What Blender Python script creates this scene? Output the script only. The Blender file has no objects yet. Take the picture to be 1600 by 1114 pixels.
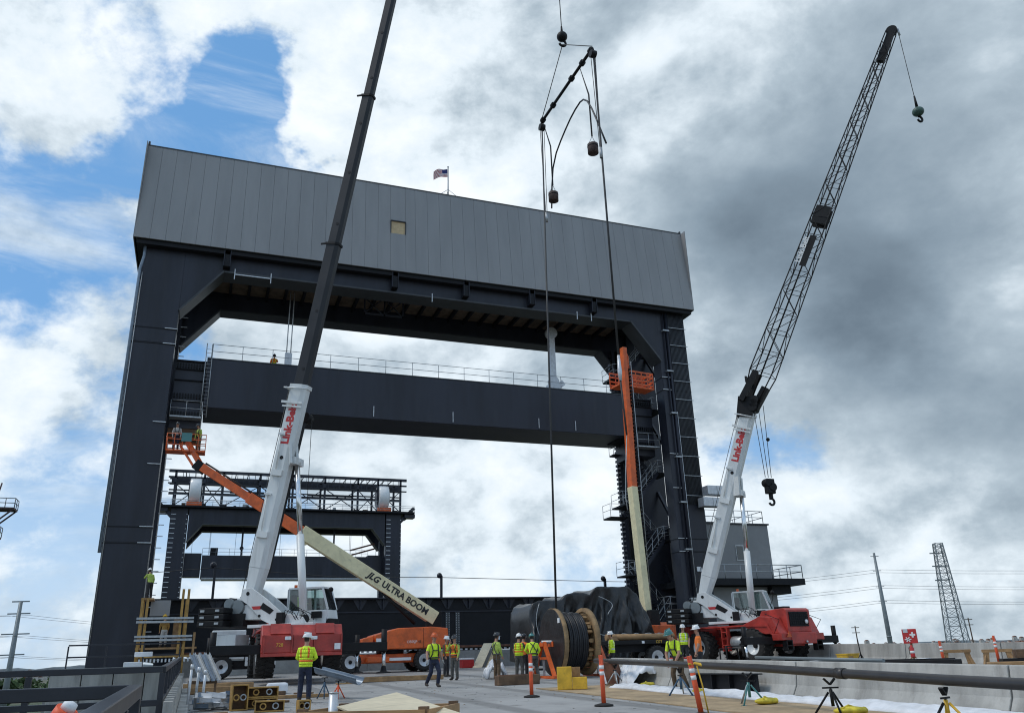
import bpy, bmesh, math, random
from mathutils import Vector as V, Matrix, noise
R = math.radians
random.seed(7)
scn = bpy.context.scene
col = scn.collection

# ------------------------------------------------------------------ camera
cam_d = bpy.data.cameras.new('camera'); cam = bpy.data.objects.new('camera', cam_d); col.objects.link(cam)
cam_d.sensor_width = 36.0; cam_d.lens = 36.0 * 1265 / 1600; cam_d.clip_start = 0.1; cam_d.clip_end = 60000
HEAD, PITCH, ROLL = R(21.0), R(20.5), R(1.92)
Fv = V((math.sin(HEAD) * math.cos(PITCH), math.cos(HEAD) * math.cos(PITCH), math.sin(PITCH)))
Rv = V((math.cos(HEAD), -math.sin(HEAD), 0)); Uv = Rv.cross(Fv)
R2 = Rv * math.cos(ROLL) - Uv * math.sin(ROLL); U2 = Uv * math.cos(ROLL) + Rv * math.sin(ROLL)
M = Matrix((R2, U2, -Fv)).transposed().to_4x4(); M.translation = V((0, 0, 2.1))
cam.matrix_world = M
scn.camera = cam

# ------------------------------------------------------------------ sun and sky
SUN_EL, SUN_AZ = R(55), R(-78)          # azimuth from +Y, clockwise positive
sd = V((math.sin(SUN_AZ) * math.cos(SUN_EL), math.cos(SUN_AZ) * math.cos(SUN_EL), math.sin(SUN_EL)))
sl = bpy.data.lights.new('sun', 'SUN'); sl.energy = 1.1; sl.angle = R(18); sl.color = (1.0, 0.96, 0.9)
so = bpy.data.objects.new('sun', sl); col.objects.link(so)
so.rotation_euler = (-sd).to_track_quat('-Z', 'Y').to_euler(); so.location = (0, 0, 200)

scn.view_settings.view_transform = 'Standard'; scn.view_settings.look = 'None'
scn.view_settings.gamma = 1.0; scn.view_settings.use_curve_mapping = False
scn.view_settings.exposure = 0.3
scn.render.filter_size = 1.1; scn.cycles.filter_width = 1.1

class NT:
    """small helper for node trees"""
    def __init__(s, tree): s.t = tree; tree.nodes.clear()
    def n(s, typ, **kw):
        nd = s.t.nodes.new(typ)
        for k, v in kw.items():
            if k == 'ins':
                for a, b in v.items():
                    if hasattr(b, 'links') or isinstance(b, bpy.types.NodeSocket): s.t.links.new(b, nd.inputs[a])
                    else: nd.inputs[a].default_value = b
            else: setattr(nd, k, v)
        return nd
    def m(s, op, a, b=0.0, c=None, clamp=False):
        ins = {0: a, 1: b}
        if c is not None: ins[2] = c
        return s.n('ShaderNodeMath', operation=op, use_clamp=clamp, ins=ins).outputs[0]
    def sstep(s, x, a, b):
        return s.n('ShaderNodeMapRange', interpolation_type='SMOOTHSTEP', ins={0: x, 1: a, 2: b, 3: 0.0, 4: 1.0}).outputs[0]
    def mix(s, f, a, b, blend='MIX'):
        nd = s.n('ShaderNodeMix', data_type='RGBA', blend_type=blend)
        for k, v in ((0, f), (6, a), (7, b)):
            if isinstance(v, bpy.types.NodeSocket): s.t.links.new(v, nd.inputs[k])
            else: nd.inputs[k].default_value = v if k == 0 else (tuple(v) + (1,))[:4]
        return nd.outputs[2]
    def link(s, a, b): s.t.links.new(a, b)

def make_world():
    w = bpy.data.worlds.new('World'); scn.world = w; w.use_nodes = True
    N = NT(w.node_tree)
    sky = N.n('ShaderNodeTexSky', sky_type='NISHITA', sun_disc=False, sun_elevation=SUN_EL, sun_rotation=SUN_AZ, altitude=10, air_density=1.0, dust_density=0.6, ozone_density=1.5)
    tc = N.n('ShaderNodeTexCoord').outputs['Generated']
    nrm = N.n('ShaderNodeVectorMath', operation='NORMALIZE', ins={0: tc}).outputs[0]
    z = N.n('ShaderNodeSeparateXYZ', ins={0: nrm}).outputs[2]
    # compress the pattern towards the horizon as a cloud layer seen edge on would be
    st = N.n('ShaderNodeMapping', ins={0: nrm, 3: (1.0, 1.0, 1.45)}).outputs[0]
    def fbm(scale, detail, rough, dist=0.0, off=(0, 0, 0)):
        mp = N.n('ShaderNodeMapping', ins={0: st, 1: off})
        return N.n('ShaderNodeTexNoise', noise_dimensions='3D', ins={'Vector': mp.outputs[0], 'Scale': scale, 'Detail': detail, 'Roughness': rough, 'Distortion': dist}).outputs[0]
    nl = fbm(2.3, 4, 0.5, 0.2, (3.1, 1.7, 0)); nd = fbm(2.3, 6, 0.46, 0.2, (9.4, 5.2, 2.0)); nf = fbm(9.0, 8, 0.55, 0.1, (1.2, 8.8, 4.0))
    OFF = V((0.6, 4.4, 2.0)); nb = fbm(5.2, 13, 0.60, 0.12, OFF); nb2 = fbm(5.2, 13, 0.60, 0.12, OFF + V((-0.03, 0.0, 0.05)))
    relief = N.m('SUBTRACT', nb, nb2)          # lit tops and shaded bellies of the puffs
    wn = N.n('ShaderNodeTexNoise', noise_dimensions='3D', ins={'Vector': st, 'Scale': 4.0, 'Detail': 6.0, 'Roughness': 0.6}).outputs[1]
    wv = N.n('ShaderNodeVectorMath', operation='MULTIPLY', ins={0: N.n('ShaderNodeVectorMath', operation='SUBTRACT', ins={0: wn, 1: (0.5, 0.5, 0.5)}).outputs[0], 1: (0.45, 0.45, 0.45)}).outputs[0]
    warped = N.n('ShaderNodeVectorMath', operation='NORMALIZE', ins={0: N.n('ShaderNodeVectorMath', operation='ADD', ins={0: nrm, 1: wv}).outputs[0]}).outputs[0]
    def blobs(lst):
        acc = None
        for (d, a0, a1, amt) in lst:       # direction, inner angle, outer angle in degrees, amount
            dv = V(d).normalized()
            dt = N.n('ShaderNodeVectorMath', operation='DOT_PRODUCT', ins={0: warped, 1: tuple(dv)}).outputs[1]
            s = N.m('MULTIPLY', N.sstep(dt, math.cos(R(a1)), math.cos(R(a0))), amt)
            acc = s if acc is None else N.m('ADD', acc, s)
        return acc
    cov_b = blobs(COVER); dark_b = blobs(DARK)
    raw = N.m('ADD', N.m('ADD', N.m('MULTIPLY', nl, 0.40), N.m('MULTIPLY', nb, 0.60)), cov_b)
    cover = N.sstep(raw, 0.445, 0.555)
    wm = N.n('ShaderNodeMapping', ins={0: nrm, 1: (4.0, 2.0, 1.0), 2: (0.2, 0.3, 0.5), 3: (1.0, 2.2, 3.4)}).outputs[0]     # thin high wisps over the blue
    wisp = N.n('ShaderNodeTexNoise', noise_dimensions='3D', ins={'Vector': wm, 'Scale': 3.2, 'Detail': 11.0, 'Roughness': 0.62, 'Distortion': 0.6}).outputs[0]
    cover = N.m('MAXIMUM', cover, N.m('MULTIPLY', N.sstep(wisp, 0.46, 0.72), 0.75))
    thick = N.m('ADD', N.m('ADD', N.m('ADD', N.m('MULTIPLY', nd, 0.95), N.m('MULTIPLY', nf, 0.15)), N.m('MULTIPLY', nl, 0.15)), dark_b)
    puff = N.m('MULTIPLY', relief, N.n('ShaderNodeMapRange', ins={0: thick, 1: 0.95, 2: 0.6, 3: 0.12, 4: 1.25}).outputs[0])
    thick = N.m('SUBTRACT', thick, puff)
    t2 = N.n('ShaderNodeMapRange', interpolation_type='LINEAR', ins={0: thick, 1: 0.355, 2: 1.12, 3: 0.0, 4: 1.0}).outputs[0]
    cr = N.n('ShaderNodeValToRGB', ins={0: t2}); e = cr.color_ramp.elements
    e[0].position = 0.0; e[0].color = (0.80, 0.84, 0.87, 1); e[1].position = 1.0; e[1].color = (0.125, 0.165, 0.205, 1)
    for p_, c_ in ((0.28, (0.66, 0.735, 0.79)), (0.55, (0.37, 0.445, 0.505)), (0.8, (0.21, 0.27, 0.325))): q = e.new(p_); q.color = c_ + (1,)
    ccol = N.mix(1.0, cr.outputs[0], (10.2, 10.2, 10.2), 'MULTIPLY')
    blue = N.mix(0.6, sky.outputs[0], (1.25, 3.55, 7.0))
    blue = N.mix(N.sstep(z, 0.30, 0.0), blue, (4.6, 6.0, 7.6))
    out = N.mix(N.m('MULTIPLY', cover, 0.97), blue, ccol)
    bg = N.n('ShaderNodeBackground', ins={0: out, 1: 0.1})
    o = N.n('ShaderNodeOutputWorld'); N.link(bg.outputs[0], o.inputs[0])
# cloud cover: where the photograph shows blue holes (negative) and solid overcast (positive)
COVER = [((-0.12, 0.83, 0.55), 3, 15, -0.055), ((0.0, 0.84, 0.545), 2, 9, -0.085), ((-0.17, 0.77, 0.615), 2, 9, 0.06), ((0.62, 0.56, 0.54), 16, 42, 0.26), ((0.2, 0.90, 0.40), 5, 18, 0.15),
         ((0.646, 0.72, 0.25), 2, 11, -0.125), ((0.68, 0.72, 0.10), 3, 14, -0.06), ((0.22, 0.96, 0.15), 3, 16, 0.08), ((-0.15, 0.95, 0.22), 3, 14, 0.02)]
DARK = [((0.80, 0.42, 0.43), 4, 36, 0.165), ((0.48, 0.66, 0.57), 4, 24, 0.15), ((0.10, 0.78, 0.61), 3, 16, -0.05), ((-0.16, 0.88, 0.42), 3, 20, -0.03), ((0.66, 0.65, 0.37), 2, 12, 0.05), ((0.65, 0.74, 0.14), 6, 20, -0.11), ((0.2, 0.93, 0.30), 4, 22, -0.01)]
make_world()

# ------------------------------------------------------------------ mesh helpers
Z3 = V((0, 0, 1))
def deck(y): return 0.6 + 0.0205 * y
class MB:
    def __init__(s): s.v = []; s.f = []; s.mi = []; s.sm = []; s.M = None
    def add(s, vs, fs, m=0, sm=False):
        b = len(s.v)
        if s.M is not None: vs = [s.M @ V(p) for p in vs]
        s.v += [tuple(p) for p in vs]
        for k, f in enumerate(fs):
            s.f.append(tuple(i + b for i in f)); s.mi.append(m); s.sm.append(sm[k] if isinstance(sm, list) else sm)
        return s
    def box(s, x0, x1, y0, y1, z0, z1, m=0):
        vs = [(x, y, z) for x in (x0, x1) for y in (y0, y1) for z in (z0, z1)]
        return s.add(vs, [(0, 1, 3, 2), (4, 6, 7, 5), (0, 4, 5, 1), (2, 3, 7, 6), (0, 2, 6, 4), (1, 5, 7, 3)], m)
    def cbox(s, c, sx, sy, sz, m=0): 
        return s.box(c[0] - sx / 2, c[0] + sx / 2, c[1] - sy / 2, c[1] + sy / 2, c[2] - sz / 2, c[2] + sz / 2, m)
    def bar(s, p, q, w, h=None, m=0, up=Z3, taper=1.0):
        p, q = V(p), V(q); h = w if h is None else h
        d = (q - p).normalized(); u = V(up)
        if abs(d.dot(u)) > 0.98: u = V((0, 1, 0)) if abs(d.y) < 0.9 else V((1, 0, 0))
        sx = d.cross(u).normalized(); sz = sx.cross(d)
        vs = []
        for c, t in ((p, 1.0), (q, taper)):
            for a, b in ((-1, -1), (1, -1), (1, 1), (-1, 1)): vs.append(c + sx * a * w / 2 * t + sz * b * h / 2 * t)
        return s.add(vs, [(0, 3, 2, 1), (4, 5, 6, 7), (0, 1, 5, 4), (1, 2, 6, 5), (2, 3, 7, 6), (3, 0, 4, 7)], m)
    def tube(s, pts, r, n=8, m=0, cap=True, closed=False):
        pts = [V(p) for p in pts]; k = len(pts); rs = r if isinstance(r, (list, tuple)) else [r] * k
        vs = []; prev = None
        for i, p in enumerate(pts):
            if closed: d = pts[(i + 1) % k] - pts[i - 1]
            else: d = pts[min(i + 1, k - 1)] - pts[max(i - 1, 0)]
            d = d.normalized() if d.length > 1e-9 else Z3
            if prev is None:
                u = V((0, 0, 1)) if abs(d.z) < 0.9 else V((1, 0, 0)); a = d.cross(u).normalized()
            else:
                a = prev - d * prev.dot(d); a = a.normalized() if a.length > 1e-6 else d.orthogonal().normalized()
            prev = a; b = d.cross(a)
            for j in range(n):
                t = 2 * math.pi * j / n; vs.append(p + (a * math.cos(t) + b * math.sin(t)) * rs[i])
        fs = []; sm = []
        for i in range(k if closed else k - 1):
            for j in range(n):
                A = i * n; B = ((i + 1) % k) * n
                fs.append((A + j, A + (j + 1) % n, B + (j + 1) % n, B + j)); sm.append(True)
        if cap and not closed:
            fs += [tuple(range(n))[::-1], tuple(range((k - 1) * n, k * n))]; sm += [False, False]
        return s.add(vs, fs, m, sm)
    def prism(s, poly, ax, a, b, m=0):
        n = len(poly)
        def P(p, t): return {'x': (t, p[0], p[1]), 'y': (p[0], t, p[1]), 'z': (p[0], p[1], t)}[ax]
        vs = [P(p, a) for p in poly] + [P(p, b) for p in poly]
        fs = [tuple(range(n))[::-1], tuple(range(n, 2 * n))] + [(i, (i + 1) % n, n + (i + 1) % n, n + i) for i in range(n)]
        return s.add(vs, fs, m)
    def lathe(s, prof, n=24, m=0, mat=None, sm=True, cap=True):
        vs = []; k = len(prof)
        for (r, z) in prof:
            for j in range(n):
                t = 2 * math.pi * j / n; p = V((r * math.cos(t), r * math.sin(t), z)); vs.append(mat @ p if mat else p)
        fs = []; sl_ = []
        for i in range(k - 1):
            for j in range(n): fs.append((i * n + j, i * n + (j + 1) % n, (i + 1) * n + (j + 1) % n, (i + 1) * n + j)); sl_.append(sm)
        if cap: fs += [tuple(range(n))[::-1], tuple(range((k - 1) * n, k * n))]; sl_ += [False, False]
        return s.add(vs, fs, m, sl_)
    def ball(s, c, r, n=12, m=0, sq=(1, 1, 1)):
        c = V(c); prof = [(max(math.sin(math.pi * i / n), 1e-3), -math.cos(math.pi * i / n)) for i in range(n + 1)]
        return s.lathe(prof, n * 2, m, Matrix.Translation(c) @ Matrix.Diagonal((r * sq[0], r * sq[1], r * sq[2], 1)))
    def mesh(s, name, mats):
        me = bpy.data.meshes.new(name); me.from_pydata(s.v, [], s.f)
        for mt in (mats if isinstance(mats, (list, tuple)) else [mats]): me.materials.append(MAT[mt] if isinstance(mt, str) else mt)
        me.polygons.foreach_set('material_index', s.mi); me.polygons.foreach_set('use_smooth', s.sm)
        bm = bmesh.new(); bm.from_mesh(me); bmesh.ops.recalc_face_normals(bm, faces=bm.faces); bm.to_mesh(me); bm.free()
        me.update(); return me
    def done(s, name, mats, parent=None, bevel=0.0, loc=None, rot=None):
        o = bpy.data.objects.new(name, s.mesh(name, mats)); col.objects.link(o)
        if parent is not None: o.parent = parent
        if loc is not None: o.location = loc
        if rot is not None: o.rotation_euler = rot
        if bevel:
            b = o.modifiers.new('bevel', 'BEVEL'); b.width = bevel; b.segments = 2; b.limit_method = 'ANGLE'; b.angle_limit = R(40)
            b.harden_normals = False
        return o
def inst(name, me, parent=None, loc=(0, 0, 0), rot=(0, 0, 0), sc=None):
    o = bpy.data.objects.new(name, me); col.objects.link(o); o.parent = parent; o.location = loc; o.rotation_euler = rot
    if sc: o.scale = sc
    return o
def tag(o, label, cat, group=None):
    o['label'] = label; o['category'] = cat
    if group: o['group'] = group
    return o
def thing(name, label, cat, loc=(0, 0, 0), rz=0.0, group=None):
    o = bpy.data.objects.new(name, None); col.objects.link(o); o.location = loc; o.rotation_euler = (0, 0, rz)
    o.empty_display_size = 0.3
    return tag(o, label, cat, group)
def struct(o, kind='structure'): o['kind'] = kind; return o
def text_mesh(txt, size, extrude=0.004, bold=0.0, shear=0.0):
    cu = bpy.data.curves.new('text', 'FONT'); cu.body = txt; cu.size = size; cu.extrude = extrude; cu.offset = bold; cu.shear = shear
    cu.align_x = 'CENTER'; cu.align_y = 'CENTER'; cu.resolution_u = 3
    ob = bpy.data.objects.new('text', cu); col.objects.link(ob)
    dg = bpy.context.evaluated_depsgraph_get(); me = bpy.data.meshes.new_from_object(ob.evaluated_get(dg))
    bpy.data.objects.remove(ob); return me
def text(name, txt, size, matname, parent, origin, xdir, ydir, bold=0.0, shear=0.0):
    me = text_mesh(txt, size, 0.004, bold, shear); me.materials.clear(); me.materials.append(MAT[matname])
    x = V(xdir).normalized(); y = V(ydir); y = (y - x * y.dot(x)).normalized(); z = x.cross(y)
    o = bpy.data.objects.new(name, me); col.objects.link(o); o.parent = parent
    mm = Matrix((x, y, z)).transposed().to_4x4(); mm.translation = V(origin); o.matrix_local = mm
    return o

# ------------------------------------------------------------------ materials
MAT = {}
def mat(name, c, rough=0.6, metal=0.0, var=0.12, scale=3.0, bump=0.0, bscale=40.0, c2=None, dirt=0.0, streak=False, spec=0.5, kind=None, coat=0.0):
    m = bpy.data.materials.new(name); m.use_nodes = True; N = NT(m.node_tree)
    tc = N.n('ShaderNodeTexCoord').outputs['Object']
    geo = N.n('ShaderNodeNewGeometry')
    src = geo.outputs['Position']
    mp = N.n('ShaderNodeMapping', ins={0: src, 3: (1, 1, 0.15) if streak else (1, 1, 1)}).outputs[0]
    nz = N.n('ShaderNodeTexNoise', ins={'Vector': mp, 'Scale': scale, 'Detail': 6.0, 'Roughness': 0.62}).outputs[0]
    cc = tuple(c)
    d = tuple(max(0, x * (1 - var * 1.6)) for x in cc) if c2 is None else c2
    base = N.mix(N.sstep(nz, 0.3, 0.7), d, tuple(min(1, x * (1 + var)) for x in cc))
    if dirt:
        n2 = N.n('ShaderNodeTexNoise', ins={'Vector': mp, 'Scale': scale * 2.7, 'Detail': 8.0, 'Roughness': 0.7}).outputs[0]
        base = N.mix(N.m('MULTIPLY', N.sstep(n2, 0.5, 0.75), dirt), base, (0.10, 0.085, 0.07))
    if kind == 'wood':
        wv = N.n('ShaderNodeMapping', ins={0: tc, 3: (1.2, 18, 18)}).outputs[0]
        g = N.n('ShaderNodeTexNoise', ins={'Vector': wv, 'Scale': 1.6, 'Detail': 5.0, 'Roughness': 0.6}).outputs[0]
        base = N.mix(N.m('MULTIPLY', N.sstep(g, 0.35, 0.75), 0.55), base, tuple(x * 0.5 for x in cc))
        oi = N.n('ShaderNodeObjectInfo').outputs['Random']
        base = N.mix(N.m('MULTIPLY', oi, 0.25), base, tuple(x * 0.62 for x in cc))
    if kind == 'panel':
        oi = N.n('ShaderNodeObjectInfo').outputs['Random']
        base = N.mix(N.m('MULTIPLY', oi, 0.10), base, tuple(x * 0.6 for x in cc))
    p = N.n('ShaderNodeBsdfPrincipled', ins={'Base Color': base, 'Metallic': metal})
    rr = N.m('ADD', rough - 0.08, N.m('MULTIPLY', nz, 0.16)); N.link(rr, p.inputs['Roughness'])
    p.inputs['Specular IOR Level'].default_value = spec
    if coat: p.inputs['Coat Weight'].default_value = coat
    if bump:
        nb = N.n('ShaderNodeTexNoise', ins={'Vector': tc, 'Scale': bscale, 'Detail': 6.0, 'Roughness': 0.6}).outputs[0]
        bp = N.n('ShaderNodeBump', ins={'Strength': bump, 'Distance': 0.02, 'Height': nb}); N.link(bp.outputs[0], p.inputs['Normal'])
    o = N.n('ShaderNodeOutputMaterial'); N.link(p.outputs[0], o.inputs[0])
    MAT[name] = m; return m
mat('black_steel', (0.023, 0.026, 0.038), 0.42, var=0.24, scale=0.55, streak=True, spec=0.4, dirt=0.08, bump=0.12, bscale=0.7)
mat('black_steel_matte', (0.012, 0.013, 0.016), 0.65, var=0.2, scale=0.8, spec=0.3)
mat('grey_flange', (0.05, 0.055, 0.06), 0.5, var=0.15, scale=1.0)
mat('cladding', (0.30, 0.30, 0.30), 0.42, var=0.05, scale=0.8, streak=True, dirt=0.05, kind='panel', spec=0.4)
mat('cladding_dark', (0.05, 0.052, 0.056), 0.6)
mat('house_grey', (0.27, 0.27, 0.27), 0.6, var=0.06, scale=0.8)
mat('galv', (0.42, 0.44, 0.45), 0.45, metal=0.6, var=0.12, scale=6)
mat('galv_light', (0.62, 0.64, 0.66), 0.42, metal=0.35, var=0.1, scale=5)
mat('soffit_wood', (0.20, 0.145, 0.10), 0.8, var=0.3, scale=2.0, kind='wood')
mat('plywood', (0.70, 0.53, 0.31), 0.7, var=0.12, scale=1.5, kind='wood')
mat('plywood_pale', (0.74, 0.64, 0.45), 0.65, var=0.10, scale=1.0, kind='wood')
mat('timber', (0.42, 0.25, 0.115), 0.75, var=0.25, scale=2.5, kind='wood', dirt=0.3)
mat('timber_dark', (0.17, 0.10, 0.055), 0.8, var=0.3, scale=2.5, kind='wood', dirt=0.4)
mat('mat_board', (0.40, 0.29, 0.17), 0.85, var=0.2, scale=1.4, dirt=0.35)
mat('concrete', (0.30, 0.30, 0.285), 0.85, var=0.14, scale=1.1, bump=0.25, bscale=18, dirt=0.35)
mat('concrete_pale', (0.41, 0.40, 0.37), 0.85, var=0.20, scale=1.1, bump=0.4, bscale=14, dirt=0.4, streak=True)
mat('white_paint', (0.70, 0.72, 0.71), 0.4, var=0.07, scale=1.3, dirt=0.26, streak=True, coat=0.15)
mat('red_paint', (0.45, 0.045, 0.032), 0.45, var=0.2, scale=1.6, dirt=0.22, coat=0.1)
mat('orange_paint', (0.72, 0.125, 0.02), 0.45, var=0.18, scale=1.6, dirt=0.32, coat=0.05)
mat('cream_paint', (0.80, 0.72, 0.44), 0.45, var=0.08, scale=1.4, dirt=0.25, coat=0.1)
mat('boom_black', (0.020, 0.021, 0.024), 0.42, var=0.15, scale=0.8, spec=0.35)
mat('black_paint', (0.010, 0.010, 0.011), 0.55, var=0.2, scale=2.0, dirt=0.06, spec=0.25)
mat('weight_rust', (0.07, 0.045, 0.04), 0.8, var=0.3, scale=5)
mat('sandbag', (0.72, 0.58, 0.05), 0.7, var=0.2, scale=6)
mat('rubber', (0.022, 0.021, 0.02), 0.85, var=0.2, scale=4, dirt=0.35)
mat('chrome', (0.75, 0.77, 0.78), 0.18, metal=1.0, var=0.03)
mat('steel_rope', (0.05, 0.05, 0.05), 0.55, metal=0.4, var=0.2, scale=20)
mat('rust', (0.17, 0.075, 0.045), 0.85, var=0.3, scale=4, bump=0.2)
mat('glass_dark', (0.03, 0.045, 0.05), 0.08, var=0.0, spec=0.8)
mat('yellow_paint', (0.70, 0.42, 0.03), 0.5, var=0.15, scale=3, dirt=0.2)
mat('yellow_steel', (0.42, 0.24, 0.06), 0.6, var=0.2, scale=3, dirt=0.3)
mat('hivis', (0.68, 0.92, 0.04), 0.8, var=0.10, scale=14, bump=0.5, bscale=22)
mat('hivis_dark', (0.40, 0.52, 0.10), 0.85, var=0.2, scale=14, bump=0.5, bscale=22)
mat('vest_orange', (0.85, 0.20, 0.03), 0.8, var=0.12, scale=14, bump=0.5, bscale=22)
mat('reflective', (0.70, 0.71, 0.70), 0.4, var=0.05)
mat('navy_cloth', (0.022, 0.028, 0.055), 0.9, var=0.25, scale=12, bump=0.5, bscale=18)
mat('dark_cloth', (0.03, 0.03, 0.033), 0.9, var=0.25, scale=12, bump=0.5, bscale=18)
mat('brown_cloth', (0.13, 0.085, 0.048), 0.9, var=0.2, scale=12, bump=0.5, bscale=18)
mat('grey_cloth', (0.09, 0.088, 0.08), 0.9, var=0.2, scale=12, bump=0.5, bscale=18)
mat('skin', (0.44, 0.24, 0.16), 0.6, var=0.08, scale=10)
mat('boot', (0.045, 0.035, 0.028), 0.8, var=0.2, scale=10)
mat('glove', (0.45, 0.43, 0.40), 0.85, var=0.15, scale=20)
mat('hat_white', (0.80, 0.80, 0.78), 0.3, var=0.03, coat=0.3)
mat('hat_black', (0.03, 0.032, 0.036), 0.3, var=0.05, coat=0.3)
mat('ball_green', (0.05, 0.11, 0.09), 0.5, var=0.3, scale=8, dirt=0.3)
mat('hat_green', (0.05, 0.20, 0.19), 0.3, var=0.05, coat=0.3)
mat('hair', (0.03, 0.02, 0.014), 0.8, var=0.2, scale=30)
mat('safety_orange', (0.80, 0.11, 0.035), 0.5, var=0.06, scale=6, dirt=0.08)
mat('sign_red', (0.52, 0.03, 0.03), 0.4, var=0.06, scale=6)
mat('white_plastic', (0.80, 0.81, 0.82), 0.5, var=0.05, scale=3)
mat('tarp_white', (0.74, 0.75, 0.77), 0.5, var=0.08, scale=3, bump=0.4, bscale=6)
mat('tarp_black', (0.020, 0.021, 0.022), 0.36, var=0.35, scale=1.6, bump=0.5, bscale=7)
mat('blue_grey', (0.20, 0.25, 0.31), 0.4, metal=0.3, var=0.12, scale=3)
mat('blue_stand', (0.04, 0.10, 0.17), 0.5, var=0.1, scale=6)
mat('pipe_dark', (0.034, 0.031, 0.031), 0.4, var=0.14, scale=2.0, dirt=0.10)
mat('rail_paint', (0.018, 0.021, 0.030), 0.35, var=0.15, scale=3, dirt=0.05)
mat('lettering_red', (0.50, 0.03, 0.03), 0.5, var=0.02)
mat('lettering_black', (0.012, 0.012, 0.014), 0.5, var=0.02)
mat('lettering_white', (0.78, 0.78, 0.76), 0.5, var=0.02)
mat('lettering_yellow', (0.72, 0.45, 0.05), 0.5, var=0.02)
mat('pole_steel', (0.20, 0.23, 0.24), 0.5, metal=0.3, var=0.1, scale=0.6)
mat('leaf', (0.055, 0.095, 0.03), 0.8, var=0.4, scale=0.4)
mat('bark', (0.09, 0.065, 0.045), 0.9, var=0.2)
mat('hill_haze_blue', (0.085, 0.11, 0.125), 0.95, var=0.4, scale=0.01)  # distance haze on the hills is painted in as a blue-grey base colour
mat('town_wall', (0.50, 0.47, 0.43), 0.9, var=0.2, scale=0.05, kind='panel')
mat('flag_red', (0.45, 0.03, 0.04), 0.8, var=0.05); mat('flag_blue', (0.03, 0.04, 0.16), 0.8, var=0.05)
mat('green_net', (0.04, 0.22, 0.14), 0.8, var=0.1)
RB_E, RJ_E, RJ_L, RB_L = 69.2, 62.2, 27.0, 11.6
# ------------------------------------------------------------------ the setting
def ground_material():
    m = bpy.data.materials.new('land'); m.use_nodes = True; N = NT(m.node_tree)
    pos = N.n('ShaderNodeNewGeometry').outputs['Position']
    a = N.n('ShaderNodeTexNoise', ins={'Vector': pos, 'Scale': 0.012, 'Detail': 8.0, 'Roughness': 0.65}).outputs[0]
    b = N.n('ShaderNodeTexNoise', ins={'Vector': pos, 'Scale': 0.15, 'Detail': 6.0, 'Roughness': 0.7}).outputs[0]
    c = N.mix(N.sstep(a, 0.42, 0.55), (0.05, 0.075, 0.03), (0.17, 0.15, 0.11)); c = N.mix(N.m('MULTIPLY', b, 0.5), c, (0.035, 0.05, 0.025))
    p = N.n('ShaderNodeBsdfPrincipled', ins={'Base Color': c, 'Roughness': 0.95}); o = N.n('ShaderNodeOutputMaterial'); N.link(p.outputs[0], o.inputs[0])
    MAT['land'] = m
ground_material()
def deck_material():
    m = bpy.data.materials.new('deck_concrete'); m.use_nodes = True; N = NT(m.node_tree)
    pos = N.n('ShaderNodeNewGeometry').outputs['Position']
    a = N.n('ShaderNodeTexNoise', ins={'Vector': pos, 'Scale': 0.35, 'Detail': 8.0, 'Roughness': 0.65}).outputs[0]
    sc = N.n('ShaderNodeMapping', ins={0: pos, 3: (1.0, 0.12, 1.0)}).outputs[0]
    b = N.n('ShaderNodeTexNoise', ins={'Vector': sc, 'Scale': 3.0, 'Detail': 7.0, 'Roughness': 0.7}).outputs[0]
    st = N.n('ShaderNodeTexNoise', ins={'Vector': pos, 'Scale': 1.3, 'Detail': 9.0, 'Roughness': 0.72, 'Distortion': 0.6}).outputs[0]
    sp = N.n('ShaderNodeTexNoise', ins={'Vector': pos, 'Scale': 26.0, 'Detail': 4.0, 'Roughness': 0.8}).outputs[0]
    c = N.mix(N.sstep(a, 0.3, 0.7), (0.25, 0.245, 0.235), (0.37, 0.362, 0.348))
    c = N.mix(N.m('MULTIPLY', N.sstep(b, 0.45, 0.75), 0.35), c, (0.36, 0.35, 0.335))
    c = N.mix(N.m('MULTIPLY', N.sstep(st, 0.54, 0.68), 0.62), c, (0.12, 0.11, 0.10))
    c = N.mix(N.m('MULTIPLY', N.sstep(sp, 0.62, 0.75), 0.4), c, (0.10, 0.095, 0.09))
    ty = N.n('ShaderNodeTexWave', wave_type='BANDS', bands_direction='X', ins={'Vector': pos, 'Scale': 0.11, 'Distortion': 2.5, 'Detail': 2.0, 'Detail Scale': 0.15}).outputs[1]
    c = N.mix(N.m('MULTIPLY', N.sstep(ty, 0.82, 0.99), N.m('MULTIPLY', a, 0.9)), c, (0.09, 0.085, 0.08))
    p = N.n('ShaderNodeBsdfPrincipled', ins={'Base Color': c, 'Roughness': 0.85})
    bp = N.n('ShaderNodeBump', ins={'Strength': 0.35, 'Distance': 0.01, 'Height': sp}); N.link(bp.outputs[0], p.inputs['Normal'])
    o = N.n('ShaderNodeOutputMaterial'); N.link(p.outputs[0], o.inputs[0]); MAT['deck_concrete'] = m
deck_material()

b = MB()
RR = 26000
b.add([(-RR, -RR, -14), (RR, -RR, -14), (RR, RR, -14), (-RR, RR, -14)], [(0, 1, 2, 3)])
struct(b.done('ground', 'land'))
# river under the lift span, a band along X
b = MB(); b.box(-9000, 9000, 72, 160, -13.99, -13.6)
mw = mat('river', (0.05, 0.07, 0.075), 0.12, var=0.1, scale=0.05, bump=0.3, bscale=0.5)
struct(b.done('river_water', 'river'))
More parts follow.
